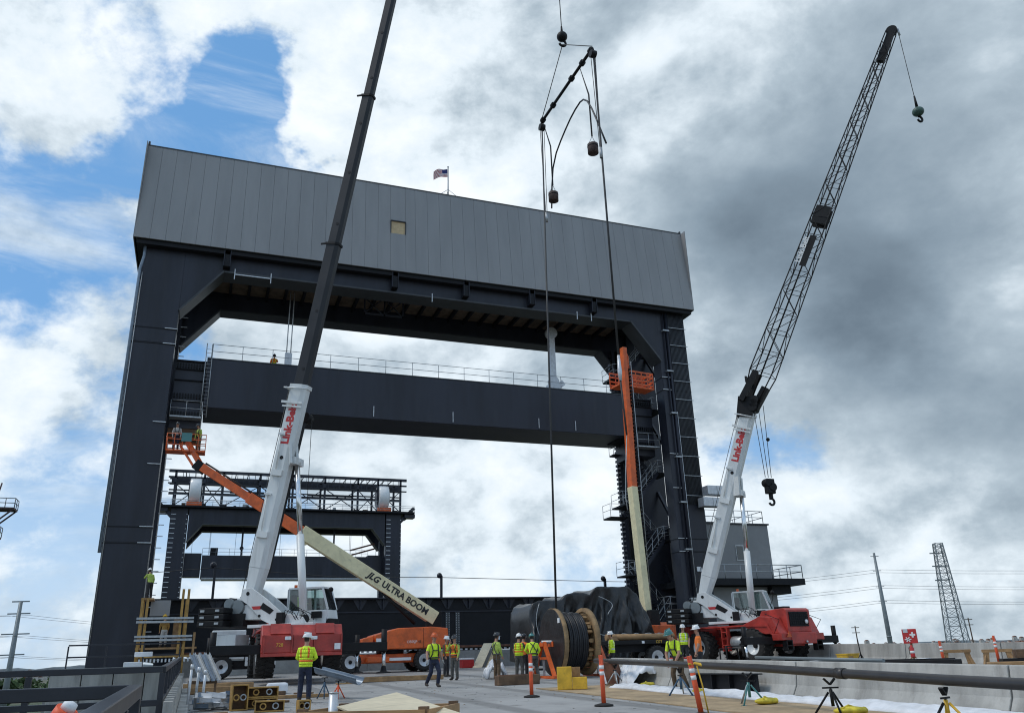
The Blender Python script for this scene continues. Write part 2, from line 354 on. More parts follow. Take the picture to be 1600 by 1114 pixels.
# bridge deck: concrete slabs with recessed joints
DX0, DX1 = -0.6, 33.9
deck_o = struct(MB().prism([(-30, deck(-30) - 0.6), (56.5, deck(56.5) - 0.6), (56.5, deck(56.5) - 0.02), (-30, deck(-30) - 0.02)], 'x', DX0, DX1).done('bridge_deck', 'concrete'))
ys = [-30] + [y for y in range(-24, 56, 6)] + [56.4]; xs = [DX0, 4.6, 10.35, 16.1, 22.0, 28.0, DX1]
for i in range(len(ys) - 1):
    for j in range(len(xs) - 1):
        y0, y1, x0, x1 = ys[i] + 0.012, ys[i + 1] - 0.012, xs[j] + 0.012, xs[j + 1] - 0.012
        MB().prism([(y0, deck(y0) - 0.018), (y1, deck(y1) - 0.018), (y1, deck(y1)), (y0, deck(y0))], 'x', x0, x1).done('deck_slab', 'deck_concrete', deck_o)
# pier under the tower and girders under the deck
b = MB(); b.box(-7.5, 39.5, 54.5, 66, -14, 0.9); b.done('pier', 'concrete', deck_o)
for x in (2, 10, 18, 26, 32): MB().prism([(-30, deck(-30) - 2.6), (54, deck(54) - 2.6), (54, deck(54) - 0.62), (-30, deck(-30) - 0.62)], 'x', x - .25, x + .25).done('girder', 'black_steel', deck_o)
for y in (-20, 20): MB().box(0, 32, y - 1.2, y + 1.2, -14, deck(y) - 2.7).done('pier', 'concrete', deck_o)

# wooded hills along the horizon
def hill(name, az0, az1, dist, h, seed):
    b = MB(); n = 90; vs = []; fs = []
    for i in range(n + 1):
        a = R(az0 + (az1 - az0) * i / n); e = math.sin(math.pi * i / n) ** 0.4
        hh = h * e * (0.55 + 0.9 * (noise.noise(V((i * 0.09, seed, 0))) * 0.6 + 0.35) + 0.14 * noise.noise(V((i * 0.5, seed, 5))))
        for k, (dr, f) in enumerate(((0, 0), (260, 0.75), (520, 1.0), (1300, 0.8), (2600, 0.0))):
            r = dist + dr; vs.append((math.sin(a) * r, math.cos(a) * r, -14 + hh * f))
    for i in range(n):
        for k in range(4): fs.append((i * 5 + k, (i + 1) * 5 + k, (i + 1) * 5 + k + 1, i * 5 + k + 1))
    b.add(vs, fs, 0, True); return struct(b.done(name, 'hill_haze_blue'))
hill('far_hills', -24, 16, 5200, 70, 1.3); hill('far_hills', 34, 78, 5200, 46, 4.1); hill('far_hills', 10, 44, 6500, 50, 7.7)
# the far town on the hills: too small to count
def town(az0, az1, d0, d1, n, seed):
    rnd = random.Random(seed); b = MB()
    for i in range(n):
        a = R(rnd.uniform(az0, az1)); d = rnd.uniform(d0, d1); w = rnd.uniform(9, 26); h = rnd.uniform(6, 13) * (1.8 if rnd.random() < .06 else 1)
        t = max(0, min(1, (d - d0) / max(1, d1 - d0))); z = -14 + 34 * t * rnd.uniform(.3, 1)
        x, y = math.sin(a) * d, math.cos(a) * d
        b.box(x - w / 2, x + w / 2, y - 5, y + 5, z - 8, z + h); b.prism([(x - w / 2, z + h), (x + w / 2, z + h), (x, z + h + w * .2)], 'y', y - 5, y + 5, 1)
    return struct(tag(b.done('far_town', ['town_wall', 'rust']), 'pale houses of a far town spread along the horizon hills', 'town'), 'stuff')
o = town(-21, 0, 3300, 5200, 300, 3); o['label'] = 'pale houses of the far town seen left below the black railing'
o = town(40, 66, 3000, 4700, 320, 5); o['label'] = 'pale houses of the far town low on the horizon right'
def wood(az0, az1, d0, d1, n, seed, label):
    rnd = random.Random(seed); b = MB()
    for i in range(n):
        a = R(rnd.uniform(az0, az1)); d = rnd.uniform(d0, d1); r = rnd.uniform(4, 8); x, y = math.sin(a) * d, math.cos(a) * d
        for k in range(5):
            c = V((x + rnd.uniform(-r, r) * .5, y + rnd.uniform(-r, r) * .5, -14 + r * rnd.uniform(.6, 1.6)))
            pts = []
            for q in range(10):
                u = V((rnd.gauss(0, 1), rnd.gauss(0, 1), rnd.gauss(0, 1))).normalized() * r * .62 * rnd.uniform(.7, 1.15); pts.append(c + u)
            for q in range(14):
                t = rnd.sample(pts, 3); b.add(t, [(0, 1, 2)])
    return struct(tag(b.done('far_wood', 'leaf'), label, 'wood'), 'stuff')
wood(41, 64, 700, 1700, 260, 9, 'dark tree line far off behind the concrete barrier on the right')
wood(-21, -4, 500, 1500, 240, 12, 'green tree belt far below the left black railing')

# ------------------------------------------------------------------ lift towers
def leg_part(parent, x0, x1, y0, y1, z0, z1, m='black_steel', name='leg'):
    return MB().box(x0, x1, y0, y1, z0, z1).done(name, m, parent, bevel=0.03)
def portal(parent, y0, y1, zb, zt, m='black_steel', wid=2.7):
    """two knees and a beam between legs whose inner faces are at -3.1 and 35.0"""
    MB().box(-3.1, 35.0, y0, y1, zb, zt).done('portal_beam', m, parent)
    for s in (0, 1):
        X = (lambda x: x) if not s else (lambda x: 31.9 - x)
        MB().prism([(X(-3.1), zb - 3.4), (X(-0.4), zb), (X(-3.1), zb)], 'y', y0, y1).done('knee_brace', m, parent)
        p, q = V((X(-3.1), (y0 + y1) / 2, zb - 3.4)), V((X(-0.4), (y0 + y1) / 2, zb))
        MB().bar(p, q, (y1 - y0) + .5, 0.12, up=(0, 0, 1)).done('knee_flange', 'grey_flange', parent)
    MB().box(-0.42, 32.32, y0 - .25, y1 + .25, zb - .14, zb - .02).done('bottom_flange', 'grey_flange', parent)

def near_tower():
    t = thing('lift_tower', 'tall black steel lift bridge tower with grey panel clad machinery house on top', 'tower', (16, 59, 0.9))
    T = bpy.data.objects.new('t', None)
    t.location = (0, 0, 0)
    FY0, FY1, RY0, RY1 = 56.0, 57.2, 61.6, 62.9
    for (x0, x1) in ((-5.8, -3.1), (35.0, 37.7)):
        f = leg_part(t, x0, x1, FY0, FY1, 0.9, 31.2); r = leg_part(t, x0, x1, RY0, RY1, 0.9, 31.2)
        for z in (9.6, 10.6, 22.9, 24.0):
            MB().box(x0 - .03, x1 + .03, FY0 - .03, FY1 + .03, z - .03, z + .03).done('splice_plate', 'black_steel_matte', f)
        for z in (10.1, 23.4): MB().box(x0 + .06, x1 - .06, FY0 - .025, FY0 + .1, z - .42, z + .42).done('splice_plate', 'black_steel', f)
        b = MB()       # step rungs down the inner edge
        xi = x1 if x0 < 0 else x0; sgn = 1 if x0 < 0 else -1
        for k in range(34):
            z = 3.0 + k * 0.78
            b.box(xi - .02, xi + sgn * .42, RY0 - .12, RY0 - .06, z, z + .05)
        for z in (9.6, 10.6, 14.6, 17.4, 22.9, 24.0): b.box(xi - sgn * .75, xi + sgn * .05, FY0 - .12, FY0 - .06, z, z + .05)
        b.done('step_rungs', 'galv_light', t)
        for z in (12, 18):                                     # cross struts between the front and the rear leg
            pass
    # lower lattice between front and rear leg on the right side
    for k in range(4):
        z0, z1 = 3 + k * 6.2, 9.2 + k * 6.2
        MB().bar((36.9, FY1, z0), (36.9, RY0, z1), .22, .22).done('brace', 'black_steel', t)
        MB().bar((-4.9, FY1, z0), (-4.9, RY0, z1), .22, .22).done('brace', 'black_steel', t)
    portal(t, FY0, FY1, 28.8, 31.2); portal(t, RY0 + .3, RY1 - .1, 28.3, 31.2)
    # brackets under the machinery house
    for x in (-0.3, 11.9, 17.6, 23.2, 28.8): 
        o = MB().box(x - .2, x + .2, 55.4, 56.0, 29.0, 30.25).done('bracket', 'black_steel_matte', t, bevel=.02)
        for q in (-.24, .19): MB().box(x + q, x + q + .05, 55.34, 55.98, 29.0, 30.25).done('bracket_flange', 'black_steel', o)
    # soffit: joists and plank panels seen from below
    for k in range(27):
        x = -2.6 + k * 1.37
        MB().box(x - .09, x + .09, 57.25, 61.8, 29.35, 29.7).done('joist', 'black_steel_matte', t)
    me = {}
    for k in range(26):
        x = -2.6 + k * 1.37
        for y0, y1 in ((57.3, 59.6), (59.64, 61.7)):
            MB().box(x + .1, x + 1.27, y0, y1, 29.71, 29.78).done('soffit_panel', 'soffit_wood', t)
    # hanging X braced maintenance panel
    p = MB().box(10.2, 13.4, 58.9, 59.1, 28.1, 28.2).box(10.2, 13.4, 58.9, 59.1, 29.5, 29.6)
    for x in (10.2, 11.8, 13.3): p.box(x, x + .1, 58.9, 59.1, 28.1, 29.6)
    for x in (10.2, 11.8): p.bar((x, 59, 28.15), (x + 1.55, 59, 29.55), .07).bar((x + 1.55, 59, 28.15), (x, 59, 29.55), .07)
    p.done('cross_brace_frame', 'black_steel', t)
    # machinery house
    X0, X1, zb, zt, yb, yt = -6.5, 38.45, 30.3, 38.2, 55.2, 55.95
    MB().prism([(yb + .12, zb + .05), (64.2, zb + .05), (63.6, zt - .1), (yt + .12, zt - .1)], 'x', X0 + .1, X1 - .1).done('house_core', 'cladding_dark', t)
    MB().box(X0 + .2, X1 - .2, 55.4, 64.0, 29.95, 30.3).done('house_floor', 'black_steel_matte', t)
    n = 45; w = (X1 - X0) / n; gap = .007
    def front(x0, x1, f0, f1, name='cladding_panel'):
        A = lambda f: (yb + (yt - yb) * f, zb + (zt - zb) * f)
        (y0, z0), (y1, z1) = A(f0), A(f1)
        MB().prism([(y0, z0), (y0 + .1, z0), (y1 + .1, z1), (y1, z1)], 'x', x0 + gap, x1 - gap).done(name, 'cladding', t)
    for i in range(n):
        x0, x1 = X0 + i * w, X0 + (i + 1) * w
        if i == 18: front(x0, x1 + .2, 0, .43); front(x0, x1 + .2, .575, 1); wx = (x0, x1 + .2); continue
        if i == 19: x0 += .2
        front(x0, x1, 0, 1)
    zz0, zz1 = zb + (zt - zb) * .43, zb + (zt - zb) * .575
    MB().box(wx[0] + .03, wx[1] - .03, 55.60, 55.64, zz0, zz1 - .04).done('plywood_board', 'plywood', t)
    b = MB(); yy = 55.5
    b.box(wx[0] - .02, wx[1] + .02, 55.48, 55.72, zz1 - .05, zz1 + .01).box(wx[0] - .02, wx[0] + .04, 55.5, 55.72, zz0, zz1).box(wx[1] - .04, wx[1] + .02, 55.5, 55.72, zz0, zz1)
    b.done('window_frame', 'cladding_dark', t)
    for s, X in ((-1, X0), (1, X1)):
        for k in range(9):
            y0 = 55.3 + k * .96; MB().box(min(X, X + s * .06), max(X, X + s * .06), y0 + gap, y0 + .96 - gap, zb, zt - .02).done('cladding_panel', 'cladding', t)
    MB().box(X0 - .03, X1 + .03, yt - .03, yt + .12, zt, zt + .09).done('roof_edge', 'cladding_dark', t)
    MB().box(X0, X1, yt + .1, 63.7, zt - .1, zt + .02).done('roof', 'cladding_dark', t)
    MB().box(X0 - .02, X0 + .1, 55.9, 56.1, zt + .09, zt + .35).done('roof_spike', 'cladding_dark', t)
    MB().box(X1 - .12, X1, 55.9, 56.1, zt + .09, zt + .25).done('roof_spike', 'cladding_dark', t)
    # conduit bank on the right front leg
    for k in range(13):
        x = 36.12 + k * .125; MB().tube([(x, 55.9, 13.3), (x, 55.9, 30.2)], .032, 6).done('conduit', 'grey_flange', t)
    for k in range(11):
        z = 14.0 + k * 1.62; MB().box(36.0, 37.74, 55.8, 55.86, z, z + .045).done('conduit_strap', 'galv', t)
    for x, r in ((35.85, .11), (35.55, .06)):
        MB().tube([(x, 55.86, 4), (x, 55.86, 30.0)], r, 8).done('drain_pipe', 'black_steel', t)
    for k in range(7):
        z = 6 + k * 3.7; MB().box(35.4, 36.0, 55.7, 56.0, z, z + .12).done('pipe_clamp', 'galv', t)
    MB().tube([(36.02, 55.8, 4.4), (36.02, 55.8, 21)], .025, 6).done('drain_pipe', 'galv_light', t)
    MB().tube([(-5.9, 56.0, 9), (-5.9, 56.0, 28.3), (-5.75, 56.0, 29.3), (-5.75, 55.8, 30.2)], .1, 8).done('drain_pipe', 'blue_grey', t)
    MB().tube([(-5.72, 55.93, 3), (-5.72, 55.93, 28)], .035, 6).done('conduit', 'galv', t)
    # air handling boxes on the leg
    for z, x0 in ((14.0, 37.5), (13.05, 37.0)):
        o = MB().box(x0, x0 + 1.75, 54.9, 55.75, z, z + .72).done('air_unit', 'galv_light', t, bevel=.02)
        MB().box(x0 + .85, x0 + .9, 54.88, 54.9, z + .03, z + .69).done('seam', 'galv', o)
    MB().box(36.35, 36.75, 55.9, 55.99, 8.1, 8.45).done('sign_plate', 'white_plastic', t)
    # stairs between the right legs
    def flight(p, q, y, wd=.95):
        p, q = V((p[0], y, p[1])), V((q[0], y, q[1])); nst = max(3, int(abs(q.z - p.z) / .24)); b = MB()
        for s in (-wd / 2, wd / 2): b.bar(p + V((0, s, 0)), q + V((0, s, 0)), .05, .26)
        for k in range(nst):
            c = p.lerp(q, (k + .5) / nst); b.box(c.x - .14, c.x + .14, y - wd / 2, y + wd / 2, c.z, c.z + .04)
        o = b.done('stair_flight', 'black_steel', t); b = MB()
        for s in (-wd / 2, wd / 2):
            for h in (.55, 1.05): b.tube([p + V((0, s, h)), q + V((0, s, h))], .022, 5)
            for k in range(5):
                c = p.lerp(q, k / 4) + V((0, s, 0)); b.tube([c, c + V((0, 0, 1.05))], .02, 5)
        b.done('handrail', 'galv', o)
    def landing(x0, x1, z, y0, y1, m='galv'):
        o = MB().box(x0, x1, y0, y1, z - .12, z).done('landing', 'black_steel_matte', t); b = MB()
        for h in (.55, 1.07): b.tube([(x0, y1, z + h), (x0, y0, z + h), (x1, y0, z + h), (x1, y1, z + h)], .022, 5)
        for x in (x0, x1):
            for y in (y0, y1): b.tube([(x, y, z), (x, y, z + 1.07)], .022, 5)
        b.done('handrail', m, o)
    xa, xb = 32.7, 35.1; z = 2.6; y = 58.7; k = 0
    while z < 26:
        a, c = (xa, xb) if k % 2 == 0 else (xb, xa)
        flight((a, z), (c, z + 2.75), y if k % 2 == 0 else y + 1.05); z += 2.75; k += 1
        lx = (c, c + 1.1) if c == xb else (c - 1.1, c); landing(lx[0], lx[1], z, 58.2, 60.3)
    landing(32.2, 34.9, 18.3, 60.4, 61.2); landing(31.6, 33.2, 13.0, 60.6, 62.0)
    # dark stair enclosure wall behind the flights
    MB().box(33.9, 34.98, 61.5, 62.6, 3, 28.3).done('stair_back_wall', 'black_steel_matte', t)
    # vertical toothed rack beam at the rear inner edge of the right leg
    b = MB().box(33.4, 33.7, 61.6, 62.2, 3, 28.3)
    for k in range(64): b.box(33.2, 33.4, 61.7, 62.1, 3.1 + k * .39, 3.3 + k * .39)
    b.done('guide_rail', 'black_steel', t)
    # work lights and stubs on the portal
    for x in (.3, 2.8): MB().box(x - .03, x + .03, 55.7, 55.76, 28.2, 29.0).done('stub', 'galv_light', t)
    MB().box(.3, 2.8, 55.7, 55.76, 28.55, 28.62).done('stub', 'galv_light', t)
    for x in (14.9, 27.3, 28.6): MB().box(x - .03, x + .03, 55.7, 55.76, 28.3, 29.0).done('stub', 'galv_light', t)
    return t
near_tower()

def railing_mesh(b, pts, h=1.07, step=2.4, r=.022, mids=(.5,), toe=False):
    pts = [V(p) for p in pts]
    for i in range(len(pts) - 1):
        p, q = pts[i], pts[i + 1]; n = max(1, round((q - p).length / step))
        for hh in (h,) + tuple(h * m for m in mids): b.tube([p + V((0, 0, hh)), q + V((0, 0, hh))], r, 5)
        for k in range(n + 1):
            c = p.lerp(q, k / n); b.tube([c, c + V((0, 0, h))], r, 5)

def near_counterweight():
    t = thing('counterweight', 'black box shaped counterweight hanging across the near tower with railing on top', 'counterweight')
    z0, z1, y0, y1 = 19.05, 22.6, 57.35, 61.45
    MB().box(-.9, 32.7, y0, y1, z0, z1).done('box_body', 'black_steel', t, bevel=.03)
    MB().box(-.95, 32.75, y0 - .03, y1 + .03, z1 + .003, z1 + .08).done('top_plate', 'grey_flange', t)
    for s in (0, 1):
        X = (lambda x: x) if not s else (lambda x: 31.8 - x)
        a, c = sorted((X(-2.95), X(-.95)))
        o = MB().box(a, c, y0 + .5, y1 - .5, 17.6, 22.55).done('guide_frame', 'black_steel', t)
        b = MB()
        for k in range(11):
            x = a + .12 + k * (c - a - .2) / 10
            for zz in (22.1, 19.9, 18.6): b.box(x - .05, x + .04, y0 + .38, y0 + .5, zz - .16, zz + .16)
        for zz in (22.4, 21.8, 21.0, 19.5): b.box(a, c, y0 + .36, y0 + .5, zz, zz + .06)
        b.done('stiffener', 'black_steel_matte', o)
        o = MB().box(a, c, y0 - .35, y0 + .45, 18.15, 18.25).done('work_platform', 'galv', t); b = MB()
        railing_mesh(b, [(a, y0 - .32, 18.25), (c, y0 - .32, 18.25)], step=1.0); b.done('railing', 'galv', o)
    MB().box(-3.0, -.95, y0 + .55, y1 - .55, 17.2, 17.58).done('bottom_trim', 'timber_dark', t)
    b = MB(); railing_mesh(b, [(-.7, y0 + .1, z1 + .08), (32.5, y0 + .1, z1 + .08)], step=2.05, mids=(.5,)); railing_mesh(b, [(-.7, y1 - .1, z1 + .08), (32.5, y1 - .1, z1 + .08)], step=2.05)
    b.done('railing', 'galv', t)
    b = MB()                                                   # ladder at the left end
    for x in (-1.05, -.65): b.tube([(x, y0 - .12, 18.3), (x, y0 - .12, 23.7)], .03, 5)
    for k in range(18): b.tube([(-1.05, y0 - .12, 18.5 + k * .28), (-.65, y0 - .12, 18.5 + k * .28)], .015, 4)
    b.done('ladder', 'galv', t)
    for x in (10.9, 17.0, 24.1, 27.3): MB().box(x - .025, x + .025, y0 - .07, y0, 19.2, 20.0).done('lug', 'galv_light', t)
    # hanger links
    b = MB()
    for x in (4.55, 4.85): b.tube([(x, 59.4, 23.3), (x, 59.4, 29.4)], .045, 6)
    b.box(4.45, 4.95, 59.2, 59.6, 22.6, 24.3); b.done('hanger_rods', 'galv_light', t)
    b = MB(); b.box(26.25, 26.75, 59.3, 59.6, 23.9, 28.3)
    b.tube([(26.5, 59.2, 28.4), (26.5, 59.7, 28.4)], .5, 20); b.tube([(26.5, 59.2, 24.0), (26.5, 59.7, 24.0)], .42, 20)
    b.box(26.0, 27.0, 59.0, 59.9, 22.65, 23.7).bar((26.2, 59.4, 23.0), (27.4, 59.4, 24.0), .16, .5); b.done('hanger_link', 'galv_light', t)
    o = MB().box(3.2, 4.3, 58.2, 58.9, 22.68, 22.9).done('deck_box', 'galv', t)
    return t
near_counterweight()

# flag on the roof
t = thing('flagpole', 'thin flagpole flying the stars and stripes on the tower roof', 'flagpole', (16.6, 57.0, 38.22)); t.scale = (1.35, 1.35, 1.25)
b = MB(); b.tube([(0, 0, 0), (0, 0, 2.75)], .04, 6); b.tube([(0, 0, 1.0), (-1.1, 0, 0)], .018, 4); b.tube([(0, 0, 1.0), (1.3, 0, 0)], .018, 4); b.tube([(0, 0, 1.0), (0, 1.2, 0)], .018, 4); b.ball((0, 0, 2.78), .06, 6)
b.done('pole', 'galv', t)
b = MB(); nu, nv = 14, 13; vs = []; fs = []; mi = []
for j in range(nv + 1):
    for i in range(nu + 1):
        u = i / nu; v = j / nv
        vs.append((-u * .92, .12 * math.sin(u * 7 + v * 1.5) * u, 2.62 - v * .62 - u * u * .42 - .05 * math.sin(u * 5)))
for j in range(nv):
    for i in range(nu):
        a = j * (nu + 1) + i; q = (a, a + 1, a + nu + 2, a + nu + 1)
        b.add([vs[k] for k in q], [(0, 1, 2, 3)], 2 if (i < 6 and j < 7) else (0 if j % 2 == 0 else 1), True)
b.done('flag', ['flag_red', 'hat_white', 'flag_blue'], t)

def far_tower():
    t = thing('lift_tower', 'distant black lift tower with open unclad steel framing and two white wrapped sheaves', 'tower')
    t.location = (0, 168, 0)
    FY0, FY1, RY0, RY1 = 0, 1.4, 6.0, 7.4
    for (x0, x1) in ((-6.4, -3.3), (35.2, 38.4)):
        leg_part(t, x0, x1, FY0, FY1, -13, 31.5); leg_part(t, x0, x1, RY0, RY1, -13, 31.5)
        b = MB()
        for k in range(30):
            for x in (x0 + .1, x1 - .25): b.box(x, x + (.9 if x < x0 + .5 else .22), FY0 - .1, FY0 - .04, 4 + k * .9, 4.12 + k * .9)
        b.done('step_rungs', 'galv_light', t)
    for (y0, y1, zb) in ((FY0, FY1, 28.4), (RY0, RY1, 28.0)):
        portal(t, y0, y1, zb, 31.4)
    MB().box(-9.0, 41.0, -1.2, 8.4, 31.4, 31.75).done('machinery_floor', 'black_steel_matte', t)
    b = MB(); railing_mesh(b, [(-9, -1.1, 31.8), (41, -1.1, 31.8)], step=2.5, r=.04, mids=(.33, .66)); b.done('railing', 'galv', t)
    # open frame on top: columns, truss chords and diagonals
    xs = [-6.2, -.9, 2.6, 9.6, 16, 22.4, 29.2, 33.4, 38.2]
    for x in xs:
        for y in (.3, 7): MB().box(x - .2, x + .2, y - .2, y + .2, 31.75, 38.6).done('column', 'black_steel', t)
    for y in (.3, 7):
        for z, h in ((38.6, .55), (37.4, .3), (36.2, .22)):
            MB().box(-7.5, 39.5, y - .2, y + .2, z - h / 2, z + h / 2).done('chord', 'black_steel', t)
    for i in range(len(xs) - 1):
        a, c = xs[i], xs[i + 1]
        MB().bar((a, .3, 31.8), (c, .3, 36.2), .16).done('diagonal', 'black_steel', t)
        MB().bar((c, .3, 31.8), (a, .3, 36.2), .16).done('diagonal', 'black_steel', t)
        for z in (33.0, 34.0): MB().bar((a, .1, z), (c, .1, z), .07).done('tie', 'galv', t)
        for k in range(3): MB().bar((a + (c - a) * k / 3, .3, 38.7), (a + (c - a) * k / 3, 7, 38.7), .16).done('purlin', 'black_steel', t)
    MB().box(4, 14, .2, .5, 34.6, 35.0).done('machinery_beam', 'black_steel_matte', t); MB().box(19, 28, .2, .5, 34.6, 35.0).done('machinery_beam', 'black_steel_matte', t)
    rnd = random.Random(4)
    for k in range(26):
        x = rnd.uniform(-5, 37); w = rnd.uniform(.4, 1.6); h = rnd.uniform(.3, 1.1)
        MB().box(x, x + w, 1.5, 2.5, 31.76, 31.76 + h).done('machinery_box', rnd.choice(['galv', 'black_steel_matte', 'timber_dark', 'galv_light']), t)
    for k in range(40):
        x = -6 + k * 1.12; MB().box(x - .05, x + .05, .05, .15, 36.3, 38.4).done('hanger', 'black_steel', t)
    MB().box(-7.5, 39.5, 6.6, 6.9, 35.2, 35.7).done('chord', 'black_steel', t); MB().box(-7, 39, 3.2, 3.5, 37.0, 37.6).done('chord', 'black_steel', t)
    for x in (-2.4, 34.6):
        mm = Matrix.Translation((x, 1.6, 34.9)) @ Matrix.Rotation(R(90), 4, 'Y')
        o = MB().lathe([(2.55, -1.05), (2.75, -.9), (2.75, .9), (2.55, 1.05)], 36, 0, mm).done('sheave', 'hat_white', t)
        MB().box(x - 1.4, x + 1.4, -1.1, -.3, 31.76, 32.5).done('sheave_cradle', 'orange_paint', t)
        MB().lathe([(1.9, -1.25), (1.9, 1.25)], 36, 0, mm).done('sheave_hub', 'black_steel', o)
    for s, x in ((-1, -9.2), (1, 41.2)):
        b = MB().bar((x, .5, 32.8), (x - s * 3, .5, 29.8), .8, .7); b.box(min(x, x - s * 2.2), max(x, x - s * 2.2), -.6, 1.4, 30.6, 31.4); b.done('end_bracket', 'black_steel', t)
    return t
far_tower()
t = thing('counterweight', 'distant black counterweight beam slung across the far tower', 'counterweight', (0, 170, 0))
MB().box(0, 32, 0, 3.6, 18.6, 22.8).done('box_body', 'black_steel', t); MB().box(-3.2, -.1, .4, 3, 18.8, 23.2).done('guide_frame', 'black_steel', t); MB().box(32.1, 35, .4, 3, 18.8, 23.2).done('guide_frame', 'black_steel', t)
MB().box(.2, 31.8, -.1, 3.7, 18.3, 18.6).done('bottom_flange', 'galv', t)
b = MB(); railing_mesh(b, [(0, .1, 22.8), (32, .1, 22.8)], r=.035, h=1.3); b.done('railing', 'galv', t)
for x in (7.2, 25.2): MB().box(x - .16, x + .16, 1.5, 1.8, 22.8, 28.6).ball((x, 1.6, 24.4), .4, 6).done('hanger_link', 'black_steel', t)
MB().box(1.4, 2.8, .6, 1.8, 22.8, 24.3).done('deck_box', 'black_steel_matte', t)
MB().bar((28.5, 1, 24.2), (33.5, 1, 25.6), .3).bar((28.5, 1, 23.2), (33.5, 1, 24.6), .3).done('red_gangway', 'rust', t)
rg = random.Random(2)
for k in range(12):
    x = rg.choice([-2, 1, 5.4, 6.0, 8.8, 14, 19, 24, 26.4, 27, 30, 33]); MB().tube([(x + k * .13, .2, 22.9), (x + k * .13, .2, 29)], .03, 4).done('rope', 'steel_rope', t)

def lift_span():
    t = thing('lift_span', 'black steel lift span whose end floor beam forms a wall between the towers', 'bridge span', (0, 64.2, 0))
    z0, z1 = 3.3, 6.75
    MB().box(-6.3, 38.2, 0, .12, z0, z1).done('end_beam_web', 'black_steel_matte', t)
    MB().box(-6.4, 38.3, -.45, .5, z1, z1 + .1).done('top_flange', 'black_steel', t); MB().box(-6.4, 38.3, -.45, .5, z0 - .1, z0).done('bottom_flange', 'black_steel', t)
    for k in range(26):
        x = -5.6 + k * 1.72
        MB().prism([(x - .55, z1 - .02), (x + .55, z1 - .02), (x + .12, z1 - .75), (x - .12, z1 - .75)], 'y', -.06, -.002).done('bracket', 'black_steel', t)
        MB().box(x - .02, x + .02, -.3, -.07, z1 - .7, z1 - .02).done('stiffener', 'black_steel', t)
    MB().box(-6.3, 38.2, -.09, 0, z1 - .98, z1 - .9).done('stiffener', 'black_steel', t)
    for x in (7.9, 18.5, 19.3, 29.5):
        o = MB().box(x - .18, x + .18, -.05, -.002, z0, z1 - 1.0).done('splice_plate', 'grey_flange', t); b = MB()
        for k in range(18):
            for s in (-.1, .1): b.box(x + s - .03, x + s + .03, -.09, -.05, z0 + .1 + k * .13, z0 + .16 + k * .13)
        b.done('bolt_rows', 'galv', o)
    MB().box(-6.3, 38.2, .6, 102, z1 - .6, z1 - .2).done('span_deck', 'black_steel_matte', t)
    for x in (-6.3, 37.9): MB().box(x, x + .3, .6, 102, z1 - 3.3, z1).done('main_girder', 'black_steel_matte', t)
    for x, h in ((1.0, 2.6), (18.3, 1.9), (33.0, 1.7)):
        MB().box(x - .09, x + .09, 1.0, 1.2, z1 + .1, z1 + h).ball((x - .15, 1.1, z1 + h), .22, 6).done('mast', 'black_steel', t)
    MB().tube([(-6, 1.1, z1 + 1.8), (1, 1.1, z1 + 2.4), (10, 1.1, z1 + 1.75), (18.3, 1.1, z1 + 1.75), (33, 1.1, z1 + 1.45), (38, 1.1, z1 + 1.4)], .025, 4).done('guard_wire', 'steel_rope', t)
lift_span()
# end wall of the approach deck: low concrete parapet with red rail
o = thing('end_parapet', 'low concrete parapet with dotted red rail across the deck end below the black wall', 'parapet', (0, 55.4, 0))
zz = deck(55.4)
for k in range(12):
    x = -1.0 + k * 2.9; MB().box(x + .01, x + 2.89, 0, .35, zz + .002, zz + 1.05).done('parapet_block', 'concrete', o, bevel=.02)
MB().box(-1, 33.8, .1, .22, zz + 1.25, zz + 1.38).done('rail', 'rust', o)
b = MB()
for k in range(100): b.box(-1 + k * .35, -.83 + k * .35, .06, .1, zz + 1.08, zz + 1.18)
b.done('white_spacers', 'galv_light', o)

# operator house beside the right leg
def house():
    t = thing('operator_house', 'grey rendered operator house with railed balcony right of the tower', 'building')
    y = 58.0
    MB().box(38.6, 45.2, y, y + 6, .5, 7.1).done('lower_wall', 'house_grey', t, bevel=.04)
    MB().box(37.6, 45.25, y + .1, y + 6, 7.7, 12.2).done('upper_wall', 'house_grey', t, bevel=.05)
    MB().box(37.5, 45.35, y, y + 6.1, 12.2, 12.32).done('roof_edge', 'cladding_dark', t)
    MB().box(36.3, 47.1, y - 1.4, y + 7, 7.15, 7.65).done('balcony_slab', 'black_steel_matte', t); MB().box(44.3, 46.2, y - .6, y + 6, 6.5, 7.14).done('corbel', 'black_steel_matte', t)
    b = MB(); railing_mesh(b, [(36.4, y - 1.3, 7.66), (47.0, y - 1.3, 7.66), (47.0, y + 6, 7.66)], step=1.5, r=.035, mids=(.5,)); b.done('balcony_railing', 'galv', t)
    b = MB(); railing_mesh(b, [(37.8, y + .3, 12.33), (45.0, y + .3, 12.33), (45.0, y + 6, 12.33), (37.8, y + 6, 12.33)], step=1.6, r=.03, mids=(.5,)); b.done('roof_railing', 'galv', t)
    MB().box(38.1, 39.0, y + .05, y + .098, 8.2, 9.5).done('green_panel', 'green_net', t); MB().box(41.7, 42.5, y + .05, y + .098, 9.2, 10.5).done('window_frame', 'galv', t)
    MB().box(41.8, 42.4, y + .02, y + .049, 9.3, 10.4).done('window_pane', 'glass_dark', t)
    for x in (42.6,): MB().box(x, x + .1, y - 1.36, y - 1.26, 8.7, 8.75).done('rail_clip', 'timber', t)
house()
